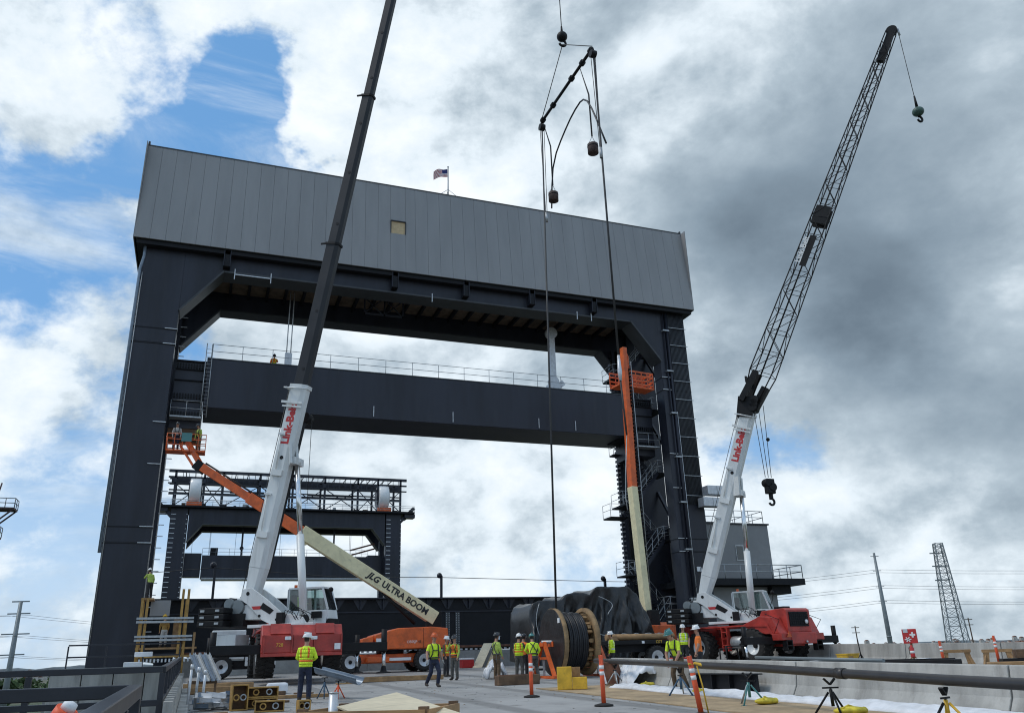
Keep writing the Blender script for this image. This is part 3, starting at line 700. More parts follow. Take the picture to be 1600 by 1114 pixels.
# ------------------------------------------------------------------ machines
def clear_glass():
    m = bpy.data.materials.new('cab_glass'); m.use_nodes = True; N = NT(m.node_tree)
    tr = N.n('ShaderNodeBsdfTransparent', ins={0: (0.55, 0.66, 0.64, 1)}); gl = N.n('ShaderNodeBsdfGlossy', ins={0: (0.9, 0.95, 1, 1), 1: 0.04})
    fr = N.n('ShaderNodeFresnel', ins={0: 1.5}); f = N.m('ADD', fr.outputs[0], 0.06)
    mx = N.n('ShaderNodeMixShader', ins={0: f, 1: tr.outputs[0], 2: gl.outputs[0]}); o = N.n('ShaderNodeOutputMaterial'); N.link(mx.outputs[0], o.inputs[0])
    MAT['cab_glass'] = m
clear_glass()
def tyre_mesh(r, w, lugs, rimr):
    b = MB(); mm = Matrix.Rotation(R(90), 4, 'Y')
    b.lathe([(rimr, -w * .42), (r * .80, -w * .5), (r * .93, -w * .46), (r * .955, -w * .3), (r * .955, w * .3), (r * .93, w * .46), (r * .80, w * .5), (rimr, w * .42)], 40, 0, mm, cap=False)
    for k in range(lugs):                                           # chevron tread lugs
        for s in (-1, 1):
            a0 = 2 * math.pi * (k + (.5 if s > 0 else 0)) / lugs; a1 = a0 + 2 * math.pi / lugs * .62
            p = V((s * .02, math.cos(a1) * r * .97, math.sin(a1) * r * .97)); q = V((s * w * .49, math.cos(a0) * r * .955, math.sin(a0) * r * .955))
            n = V((0, math.cos((a0 + a1) / 2), math.sin((a0 + a1) / 2))); b.bar(p, q, .40 * 2 * math.pi * r / lugs, .075 * r, up=n)
    return b.mesh('tyre', 'rubber')
def rim_mesh(rimr, w, m='white_paint'):
    b = MB(); mm = Matrix.Rotation(R(90), 4, 'Y')
    b.lathe([(rimr * .3, w * .10), (rimr * .55, w * .08), (rimr * .72, w * .22), (rimr * .95, w * .40), (rimr * 1.04, w * .43), (rimr * 1.04, -w * .43), (rimr * .95, -w * .40), (rimr * .7, -w * .2), (rimr * .3, -w * .10)], 32, 0, mm, cap=False)
    b.lathe([(rimr * .28, w * .1), (rimr * .24, w * .24), (rimr * .1, w * .26)], 16, 1, mm); b.lathe([(rimr * .28, -w * .1), (rimr * .24, -w * .24), (rimr * .1, -w * .26)], 16, 1, mm)
    return b.mesh('rim', [m, 'black_paint'])
CT, CR = tyre_mesh(.93, .78, 20, .46), rim_mesh(.46, .78)
JT, JR = tyre_mesh(.60, .45, 20, .34), rim_mesh(.34, .45, 'galv_light')
def wheel(parent, tm, rm, loc, rz=0):
    w = inst('tyre', tm, parent, loc, (random.uniform(0, 6), 0, rz)); inst('rim', rm, w); return w

class Up:      # frame of a boom: d along, s sideways, n back/top
    def __init__(s, foot, E, Mu): s.f = V(foot); s.d = V((0, math.cos(E), math.sin(E))); s.n = V((0, -math.sin(E), math.cos(E))); s.s = V((1, 0, 0)); s.M = Mu
    def p(s, L, x=0, n=0): return s.M @ (s.f + s.d * L + s.s * x + s.n * n)
    def v(s, d): return s.M.to_3x3() @ d
def boom_sec(b, U, L0, L1, w, h, n0=0.0, m=0, h0=None, hexa=True):
    h0 = h if h0 is None else h0
    def ring(L, h_):
        if hexa: pr = [(-w / 2, h_ / 2), (w / 2, h_ / 2), (w / 2, -h_ * .22), (w * .30, -h_ / 2), (-w * .30, -h_ / 2), (-w / 2, -h_ * .22)]
        else: pr = [(-w / 2, h_ / 2), (w / 2, h_ / 2), (w / 2, -h_ / 2), (-w / 2, -h_ / 2)]
        return [U.p(L, x, n + n0) for x, n in pr]
    A, B = ring(L0, h0), ring(L1, h); n = len(A)
    b.add(A + B, [tuple(range(n))[::-1], tuple(range(n, 2 * n))] + [(i, (i + 1) % n, n + (i + 1) % n, n + i) for i in range(n)], m)

def crane(label, loc, heading, updir, E, secs, base_len, jib=None, extended=(True, True), opened=True):
    t = thing('mobile_crane', label, 'crane', loc, math.atan2(-heading[0], heading[1]), 'rough terrain cranes on the deck')
    # ---- carrier
    MB().box(-.62, .62, -3.7, 3.6, .85, 1.5).done('carrier_frame', 'red_paint', t, bevel=.03)
    for y in (-2.1, 2.1):
        MB().box(-1.0, 1.0, y - .22, y + .22, .75, 1.1).done('axle', 'black_paint', t)
        for s in (-1, 1): wheel(t, CT, CR, (s * 1.42, y, .93))
    b = MB().prism([(3.75, 1.0), (3.75, 1.72), (3.45, 2.15), (2.9, 2.15), (2.9, 1.95), (3.05, 1.0)], 'x', -1.7, 1.7)
    fb = b.done('front_body', 'red_paint', t, bevel=.03)
    for x0, x1 in ((-1.35, -.55), (.5, 1.35)):
        MB().prism([(3.78, 1.78), (3.5, 2.2), (3.44, 2.17), (3.7, 1.76)], 'x', x0, x1).done('body_ledge', 'red_paint', fb)
    for x0, x1 in ((-.45, .38),): MB().box(x0, x1, 3.7, 3.80, 1.08, 1.7).done('body_panel', 'red_paint', fb, bevel=.02)
    for x in (-1.66, -.5, .44, 1.6): MB().box(x - .03, x + .03, 3.72, 3.83, 1.0, 1.74).done('body_rib', 'red_paint', fb)
    MB().box(-1.7, 1.7, 3.7, 3.8, .86, 1.0).done('bumper', 'red_paint', fb, bevel=.02)
    for x in (-.48, .62):
        MB().box(x - .13, x + .13, 3.79, 3.86, 1.52, 1.66).done('headlight', 'white_plastic', fb, bevel=.02)
    MB().box(-1.62, -1.36, 3.80, 3.81, 1.1, 1.35).done('plate', 'white_plastic', fb)
    text('fleet_number', '728', .2, 'lettering_yellow', fb, (.95, 3.812, 1.32), (-1, 0, 0), (0, 0, 1))
    for s in (-1, 1):
        MB().prism([(-3.6, 1.45), (-3.3, 2.0), (-1.0, 2.06), (3.0, 2.06), (3.0, 1.98), (-1.0, 1.98), (-3.2, 1.9), (-3.45, 1.45)], 'x', s * .64, s * 1.68).done('fender', 'red_paint', t)
        b = MB()
        for z in (1.0, 1.35, 1.7): b.box(min(s * 1.45, s * 1.7), max(s * 1.45, s * 1.7), -.2, .25, z, z + .05)
        for y in (-.2, .22): b.box(min(s * 1.45, s * 1.7), max(s * 1.45, s * 1.7), y - .03, y + .03, .7, 2.0)
        b.done('side_ladder', 'red_paint', t)
    MB().lathe([(.01, -.45), (.3, -.45), (.34, -.4), (.34, .4), (.3, .45), (.01, .45)], 24, 0, Matrix.Translation((-1.32, -.75, 1.15)) @ Matrix.Rotation(R(90), 4, 'X')).done('fuel_tank', 'galv', t)
    MB().lathe([(.01, -.45), (.3, -.45), (.34, -.4), (.34, .4), (.3, .45), (.01, .45)], 24, 0, Matrix.Translation((1.32, -.75, 1.15)) @ Matrix.Rotation(R(90), 4, 'X')).done('air_tank', 'galv', t)
    # engine hood at the other end
    hb = MB().prism([(-4.05, 1.55), (-4.05, 2.72), (-3.9, 2.82), (-2.3, 2.75), (-1.9, 2.1), (-1.9, 1.5)], 'x', -.95, .95).done('engine_hood', 'red_paint', t, bevel=.04)
    g = MB().box(-.78, .70, -4.07, -4.052, 1.85, 2.62).done('grille', 'black_paint', hb); b = MB()
    for k in range(9): b.box(-.78, .70, -4.10, -4.071, 1.88 + k * .085, 1.92 + k * .085)
    for k in range(10): b.box(-.76 + k * .16, -.74 + k * .16, -4.115, -4.101, 1.86, 2.61)
    b.done('grille_bars', 'black_steel_matte', g)
    MB().lathe([(.01, 0), (.11, .0), (.11, .06), (.01, .08)], 14, 0, Matrix.Translation((.5, -4.1, 2.1)) @ Matrix.Rotation(R(90), 4, 'X')).done('rear_lamp', 'white_plastic', hb)
    MB().box(-.35, .2, -3.4, -2.7, 2.83, 2.95).done('exhaust_cover', 'black_paint', hb, bevel=.03)
    for s in (-1, 1):
        MB().prism([(-4.0, 1.5), (-3.6, 2.35), (-2.7, 2.45), (-1.4, 2.05), (-1.4, 1.95), (-3.0, 1.5)], 'x', s * .96, s * 1.62).done('rear_fender', 'red_paint', t, bevel=.03)
        MB().box(min(s * .97, s * 1.7), max(s * .97, s * 1.7), -4.2, -3.5, 1.15, 1.5).done('rear_step_box', 'red_paint', t, bevel=.03)
        b = MB()
        for z in (.62, .85, 1.1): b.box(min(s * 1.0, s * 1.45), max(s * 1.0, s * 1.45), -4.25, -3.95, z, z + .05)
        for x in (1.0, 1.42): b.box(s * x - .03, s * x + .03, -4.25, -3.95, .6, 1.16)
        b.done('step', 'black_paint', t)
        MB().tube([(s * 1.6, -3.6, 1.5), (s * 1.68, -4.15, 2.2), (s * 1.68, -3.2, 2.55)], .02, 5).done('grab_rail', 'black_paint', t)
    rb = MB().box(-1.0, 1.0, -4.25, -3.6, .95, 1.55).done('rear_bumper', 'red_paint', t, bevel=.04)
    MB().prism([(-.18, 0), (.18, 0), (0, .3)], 'y', -4.29, -4.27).done('warning_triangle', 'orange_paint', rb, loc=(-1.2, 0, 1.3))
    MB().ball((.1, -4.32, 1.05), .07, 6).done('tow_pin', 'galv', rb)
    # outriggers
    for y, e in ((3.35, extended[0]), (-3.35, extended[1])):
        for s in (-1, 1):
            ex = 3.75 if e else 1.9
            o = MB().box(min(s * .7, s * ex), max(s * .7, s * ex), y - .17, y + .17, .98, 1.36).done('outrigger_beam', 'black_paint', t, bevel=.02)
            jx = s * (ex - .12)
            if e:
                MB().tube([(jx, y, .98), (jx, y, .18)], .085, 12).done('jack', 'chrome', o); MB().tube([(jx, y, 1.9), (jx, y, .95)], .13, 12).done('jack_housing', 'black_paint', o)
                MB().lathe([(.34, .05), (.34, .09), (.15, .13), (.10, .34)], 18, 0, Matrix.Translation((jx, y, 0))).done('float_pad', 'black_paint', o)
            else:
                MB().tube([(jx, y, 1.95), (jx, y, .75)], .14, 12).done('jack_housing', 'black_paint', o)
    # ---- upper works
    ang = math.atan2(-updir[0], updir[1]) - t.rotation_euler.z
    Mu = Matrix.Translation((0, -.1, 0)) @ Matrix.Rotation(ang, 4, 'Z')
    def U_(b): b.M = Mu; return b
    U_(MB()).lathe([(.95, 2.02), (.95, 2.2)], 30).done('turntable', 'black_paint', t)
    U_(MB()).box(-1.1, .95, -1.9, 1.5, 2.2, 2.34).done('upper_deck', 'white_paint', t, bevel=.02)
    prof = [(-2.62, 3.55), (-2.5, 4.02), (-2.05, 4.08), (-1.25, 3.55), (-.35, 2.86), (.75, 2.62), (.95, 2.35), (-.9, 2.35), (-1.35, 2.55), (-2.2, 3.3)]
    for s in (-1, 1):
        sp = U_(MB()).prism(prof, 'x', s * .50, s * .62).done('side_plate', 'white_paint', t, bevel=.02)
        x = s * .625
        U_(MB()).prism([(-1.95, 3.2), (-1.3, 3.2), (-1.2, 3.05), (-1.85, 3.05)], 'x', x, x + s * .006).done('stripe', 'lettering_red', sp)
        for (yy, zz, rr) in ((-2.2, 3.8, .09), (-1.5, 2.75, .07), (-.6, 2.55, .06)):
            U_(MB()).lathe([(rr, 0), (rr, .01)], 14, 0, Matrix.Translation((x, yy, zz)) @ Matrix.Rotation(R(90) * s, 4, 'Y')).done('bolt_boss', 'black_paint', sp)
        U_(MB()).prism([(-1.35, 3.35), (-.75, 2.98), (-.95, 2.8), (-1.5, 3.1)], 'x', x, x + s * .008).done('opening', 'black_paint', sp)
    U_(MB()).box(-.5, .5, -2.5, -1.5, 2.6, 3.3).done('winch_housing', 'white_paint', t, bevel=.03)
    for y, z, r in ((-2.75, 3.2, .34), (-3.2, 3.35, .26)):
        w = U_(MB()).tube([(-.62, y, z), (.62, y, z)], r, 20).done('winch_drum', 'pole_steel', t)
        U_(MB()).tube([(-.5, y, z), (.5, y, z)], r + .05, 20).done('winch_rope', 'steel_rope', w)
    rnd = random.Random(3)
    for k in range(9):
        x, y, z = rnd.uniform(-.75, .75), rnd.uniform(-3.3, -1.9), rnd.uniform(3.0, 3.7)
        U_(MB()).cbox((x, y, z), .2, .25, .22).done('valve_block', rnd.choice(['galv', 'pole_steel', 'white_paint']), t, bevel=.02)
    for k in range(5):
        y = rnd.uniform(-.4, 1.0); x = rnd.choice([.66, .7, .8]); z = rnd.uniform(2.4, 2.8)
        U_(MB()).tube([(x, y, z), (x + .12, y + .2, z + .35), (x + .02, y + .5, z + .2), (x, y + .7, z - .1)], .018, 5).done('hydraulic_hose', 'black_paint', t)
    U_(MB()).box(.64, .92, -.45, -.1, 2.35, 2.85).done('pump', 'black_paint', t, bevel=.03)
    for k in range(3):
        cw = U_(MB()).box(-1.35, 1.35, -4.35 + k * .02, -2.95, 2.32 + k * .29, 2.59 + k * .29).done('counterweight_slab', 'black_paint', t, bevel=.03)
        for x in (-.9, .9): U_(MB()).cbox((x, -4.37 + k * .02, 2.46 + k * .29), .26, .03, .1).done('lifting_eye', 'galv', cw)
        for y in (-4.1, -3.3): U_(MB()).cbox((1.36, y, 2.46 + k * .29), .02, .22, .1).done('lifting_eye', 'galv', cw)
    U_(MB()).box(-.7, .7, -3.1, -2.3, 2.32, 2.9).done('tail_frame', 'black_paint', t)
    # cab on the left of the boom
    x0, x1 = -1.62, -.62
    lower = [(-.75, 2.25), (1.25, 2.25), (1.5, 2.55), (1.42, 2.98), (-.75, 2.98)]
    cab = U_(MB()).prism(lower, 'x', x0, x1).done('cab', 'white_paint', t, bevel=.04)
    b = U_(MB()); b.box(x0, x1, -.72, 1.12, 3.98, 4.06); b.box(x0, x1, -.78, -.70, 2.98, 4.0)
    for x in (x0 + .04, x1 - .04):
        b.bar((x, 1.40, 2.98), (x, 1.08, 4.0), .08, .08); b.bar((x, .25, 2.98), (x, .2, 4.0), .09, .08); b.bar((x, -.7, 2.98), (x, -.7, 4.0), .08, .1)
    b.done('cab_frame', 'white_paint', cab)
    U_(MB()).add([(x0 + .06, 1.43, 3.0), (x1 - .06, 1.43, 3.0), (x1 - .06, 1.11, 3.97), (x0 + .06, 1.11, 3.97)], [(0, 1, 2, 3)]).done('windshield', 'cab_glass', cab)
    U_(MB()).bar((-1.1, 1.45, 3.0), (-.85, 1.2, 3.6), .03).done('wiper', 'black_paint', cab)
    for x in (x0 + .02, x1 - .02):
        U_(MB()).add([(x, -.66, 3.0), (x, .2, 3.0), (x, .18, 3.96), (x, -.66, 3.96)], [(0, 1, 2, 3)]).done('side_window', 'cab_glass', cab)
        U_(MB()).add([(x, .3, 3.0), (x, 1.36, 3.0), (x, 1.06, 3.96), (x, .26, 3.96)], [(0, 1, 2, 3)]).done('door_window', 'cab_glass', cab)
    U_(MB()).box(-1.35, -.85, -.55, -.1, 2.985, 3.1).box(-1.35, -.85, -.68, -.55, 3.0, 3.75).done('seat', 'dark_cloth', cab)
    U_(MB()).cbox((-.5, .9, 2.75), .14, .5, .3).done('door_handle_box', 'black_paint', cab)
    U_(MB()).tube([(x1 - .1, -.4, 4.06), (x1 - .1, -.4, 4.2)], .08, 10).done('beacon', 'orange_paint', cab)
    U_(MB()).tube([(-.55, 1.5, 3.2), (-.2, 1.75, 3.5), (-.2, 1.75, 3.7)], .02, 5).ball((-.2, 1.75, 3.85), .12, 6).done('mirror', 'black_paint', cab)
    U_(MB()).box(x0, x1, 1.35, 1.56, 2.36, 2.56).done('step_grille', 'black_paint', cab)
    # ---- boom
    U = Up((0, -2.25, 3.85), E, Mu)
    b = MB(); boom_sec(b, U, -.45, 1.2, .66, .84, 0, h0=.5); boom_sec(b, U, 1.2, base_len, .68, .86)
    bs = b.done('boom_base', 'white_paint', t, bevel=.02)
    for L in (base_len - .12,):
        b = MB(); boom_sec(b, U, L - .06, L + .14, .78, .98); b.done('boom_collar', 'white_paint', bs)
    b = MB(); b.bar(U.p(base_len - 1.05, .0, .62), U.p(base_len - .3, .0, .62), .1); b.bar(U.p(base_len - .25, -.6, .55), U.p(base_len - .25, .6, .55), .08); b.tube([U.p(base_len - .25, .55, .7), U.p(base_len - .25, .55, -.6)], .04, 6)
    b.bar(U.p(base_len - 1.0, .46, -.5), U.p(base_len - 1.0, .46, .7), .07, .12).bar(U.p(base_len - 1.22, .46, -.5), U.p(base_len - 1.22, .46, .6), .05, .08); b.done('rope_guide', 'white_paint', bs)
    for s in (1, -1):
        dd, nn = U.v(U.d), U.v(U.n)
        # red name on both sides of the boom, reading up the boom
        x = s * .345
        text('lettering', 'Link-Belt', .58, 'lettering_red', bs, U.p(base_len - 2.15, x, .02), dd, nn * s, bold=.028)
        MB().lathe([(.1, 0), (.1, .012)], 16, 0, Mu @ Matrix.Translation(U.f + U.d * (base_len - 4.0) + V((x, 0, .1))) @ Matrix.Rotation(R(90) * s, 4, 'Y')).done('port_hole', 'black_paint', bs)
        for L in (2.8, 5.9):
            b = MB(); b.tube([U.p(L, x + s * .05, .15), U.p(L + 2.0, x + s * .05, .32)], .03, 6); b.bar(U.p(L + 2.0, x, .1), U.p(L + 2.0, x + s * .1, .45), .1); b.bar(U.p(L, x + s * .05, -.25), U.p(L, x + s * .05, .35), .16, .3); b.done('pipe_bracket', 'white_paint', bs)
        b = MB(); b.bar(U.p(6.4, x, -.6), U.p(7.5, x, -.25), .12, .5); b.done('cylinder_lug', 'white_paint', bs)
    # lift cylinder
    cb, ct = Mu @ V((0, .5, 2.55)), U.p(6.6, 0, -.72); md = cb.lerp(ct, .52)
    c1 = MB().tube([cb, md], .19, 20).done('lift_cylinder', 'white_paint', t); MB().tube([md, ct], .13, 18).done('cylinder_rod', 'chrome', c1)
    MB().ball(ct, .22, 8).bar(ct - U.v(U.s) * .42, ct + U.v(U.s) * .42, .3, .36).done('cylinder_head', 'white_paint', c1); MB().ball(cb, .26, 8).done('cylinder_foot', 'black_paint', c1)
    # hoist rope along the boom back
    MB().tube([U.p(-.6, .1, .6), U.p(base_len - .3, .1, .66)], .018, 5).done('hoist_rope', 'steel_rope', t)
    L = base_len - .3; w, h = .68, .86
    for (ln, w, h) in secs:
        b = MB(); boom_sec(b, U, L, L + ln, w, h); o = b.done('boom_section', 'boom_black', t, bevel=.015)
        b = MB(); boom_sec(b, U, L + ln - .1, L + ln + .03, w + .09, h + .1); b.bar(U.p(L + ln - .05, w * .5, h * .5), U.p(L + ln - .1, w * .5 + .02, h * .5 + .32), .08); b.done('section_collar', 'black_paint', o)
        for k in range(int(ln // 3.2)):
            for s in (-1, 1): MB().lathe([(.09, 0), (.09, .012)], 12, 0, Mu @ Matrix.Translation(U.f + U.d * (L + 1.2 + k * 3.3) + V((s * (w / 2 + .001), 0, 0))) @ Matrix.Rotation(R(90) * s, 4, 'Y')).done('port_hole', 'black_steel_matte', o)
        L += ln
    return t, U, L, Mu, bs

LC_LOC = (4.4, 41.5, deck(41.5) + .22); ux = (math.cos(R(-35)), math.sin(R(-35)))
t, U, L, Mu, bs = crane('red and white mobile crane with long black telescopic boom, left of centre', LC_LOC, (0, -1), ux, R(79.7), [(8.6, .56, .72), (9.8, .50, .64), (10.5, .43, .56), (3.0, .38, .5)], 10.6)
hd = MB().bar(U.p(L - .2), U.p(L + .9, 0, -.2), .5, .6).tube([U.p(L + .6, -.2, -.55), U.p(L + .6, .2, -.55)], .3, 16).done('boom_head', 'boom_black', t)
# stowed jib on the far side of the left crane's boom
b = MB(); b.bar(U.p(1.0, -.85, .1), U.p(9.0, -.85, .0), .34, .5); jb = b.done('stowed_jib', 'boom_black', t)
MB().tube([U.p(9.1, -1.1, -.2), U.p(9.1, -.6, -.2)], .28, 16).done('sheave', 'black_paint', jb)
MB().tube([U.p(9.1, -.85, -.5), U.p(9.1, -.85, -.5) - V((0, 0, 4.5))], .015, 4).done('jib_rope', 'steel_rope', jb)
# white auxiliary box hung on the rear left of the carrier
Mi = Mu
b = MB(); b.M = Mu; b.box(-.3, .9, -3.6, -2.5, 1.25, 1.95); b.done('tool_box', 'white_paint', t, bevel=.03)

# right crane with lattice fly jib
RC_LOC = (30.3, 42.3, deck(42.3)); ur = (math.cos(R(-50)), math.sin(R(-50)))
E_B, E_J, JL, BL = R(RB_E), R(RJ_E), RJ_L, RB_L
t, U, L, Mu, bs = crane('red and white mobile crane carrying a tall black lattice jib, right side', RC_LOC, (-.19, .98), ur, E_B, [(.5, .58, .74)], BL, extended=(False, True))
tip = U.p(L + .1)
J = Up(Mu.inverted() @ tip, E_J, Mu)
root = MB(); root.bar(U.p(L - .5, 0, .1), U.p(L + .8, 0, .3), .8, 1.0); 
for k in range(3): root.tube([U.p(L + .2 + k * .25, -.45, -.25), U.p(L + .2 + k * .25, .45, -.25)], .26, 16)
root.done('boom_head', 'black_paint', t)
b = MB(); b.bar(J.p(.3, -.5, .55), J.p(2.4, -.42, .35), .3, .35).bar(J.p(.3, .5, .55), J.p(2.4, .42, .35), .3, .35).bar(J.p(.1, 0, -.3), J.p(1.6, 0, -.5), .5, .45).bar(J.p(1.7, -.5, .75), J.p(1.7, .5, .75), .12, .4); b.done('jib_root', 'black_paint', t)
def jw(L): 
    f = min(1, max(0, (L - .6) / 2.0)); g = 1 - .62 * max(0, (L - 2.4) / (JL - 2.4)); return (.34 + .22 * f) * g + .02, (.42 + .3 * f) * g + .02
for (sx, sn) in ((-1, 1), (1, 1), (-1, -1), (1, -1)):
    MB().tube([J.p(l_, sx * jw(l_)[0], sn * jw(l_)[1]) for l_ in (.4, 2.4, JL * .5, JL)], .04, 6).done('jib_chord', 'black_paint', t)
l_ = 2.4; k = 0
while l_ < JL - 1.2:
    st = .55 + 1.25 * jw(l_)[1]; n_ = min(JL - .8, l_ + st); a, c = jw(l_), jw(n_); b = MB(); s = 1 if k % 2 == 0 else -1
    for q in (-1, 1):
        b.tube([J.p(l_, q * a[0], s * a[1]), J.p(n_, q * c[0], -s * c[1])], .024, 5); b.tube([J.p(l_, s * a[0], q * a[1]), J.p(n_, -s * c[0], q * c[1])], .024, 5)
        b.tube([J.p(l_, q * a[0], -a[1]), J.p(l_, q * a[0], a[1])], .02, 5); b.tube([J.p(l_, -a[0], q * a[1]), J.p(l_, a[0], q * a[1])], .02, 5)
    b.done('jib_lacing', 'black_paint', t); l_ = n_; k += 1
MB().tube([J.p(.5, 0, .1), J.p(JL - .5, 0, .05)], .05, 6).done('jib_rope_tray', 'black_paint', t)
b = MB(); b.bar(J.p(JL * .475, .3, 0), J.p(JL * .52, .3, 0), .25, .9).bar(J.p(JL * .475, -.3, 0), J.p(JL * .52, -.3, 0), .25, .9).bar(J.p(JL * .49, 0, 0), J.p(JL * .515, 0, .1), .5, .9); b.done('jib_splice', 'black_paint', t)
pa = MB().bar(J.p(JL * .36, .62, -.12), J.p(JL * .44, .58, -.12), .03, .42, up=U.v(U.n)).done('jib_sign', 'black_paint', t)
text('lettering', 'Link-Belt', .5, 'lettering_white', pa, J.p(JL * .40, .64, .24), J.v(J.d), J.v(J.n), bold=.012)
b = MB(); b.bar(J.p(JL - 2.2), J.p(JL + .2), .34, .42).tube([J.p(JL + .1, -.16, 0), J.p(JL + .1, .16, 0)], .34, 18); b.done('jib_tip', 'black_paint', t)
jt = J.p(JL + .1) + V((0, 0, 0)) + J.v(V((0, .36, 0)))
M_r = Matrix.Translation(RC_LOC) @ Matrix.Rotation(t.rotation_euler.z, 4, 'Z')
RTIP = M_r @ jt; RHEAD = M_r @ (U.p(L + .45, 0, -.45))
# headache ball below the jib tip
t2 = thing('hook_ball', 'green headache ball with hook hanging from the tip of the lattice jib', 'hook', RTIP)
MB().tube([(0, 0, 0), (0, 0, -6.1)], .022, 5).done('rope', 'steel_rope', t2); MB().tube([(0, 0, -5.4), (0, 0, -6.2)], [.05, .09], 8).done('wedge_socket', 'black_paint', t2)
MB().ball((0, 0, -6.6), .36, 10, 0, (1, 1, .85)).done('ball', 'ball_green', t2)
def hook(b, c, r, th=.07): b.tube([V(c) + V((math.sin(a) * r, 0, -r + math.cos(a) * r)) for a in [R(x) for x in range(0, 280, 28)]], th, 8)
b = MB(); hook(b, (0, 0, -6.95), .2); b.tube([(0, 0, -6.85), (0, 0, -7.0)], .08, 8); b.done('hook', 'black_paint', t2)
MB().tube([(0, 0, 0), (0.05, 0, -.5)], .07, 8).done('sheave_guard', 'galv', t2)
# main hook block below the boom head
t2 = thing('hook_block', 'black multi sheave hook block hanging on ropes beside the right crane boom', 'hook', RHEAD)
for x in (-.22, 0, .22): MB().tube([(x * 1.8, 0, 0), (x, 0, -4.6)], .02, 5).done('rope', 'steel_rope', t2)
b = MB(); b.box(-.28, .28, -.18, .18, -5.6, -4.7); b.tube([(-.18, -.22, -4.95), (-.18, .22, -4.95)], .24, 16); b.tube([(.12, -.22, -5.2), (.12, .22, -5.2)], .27, 16); b.done('block', 'black_paint', t2, bevel=.03)
b = MB(); b.box(-.09, .09, -.09, .09, -5.95, -5.55); hook(b, (0, 0, -5.9), .19, .07); b.done('hook', 'black_paint', t2)
MB().ball((.38, 0, -2.2), .12, 6).done('rope_stop', 'black_paint', t2)

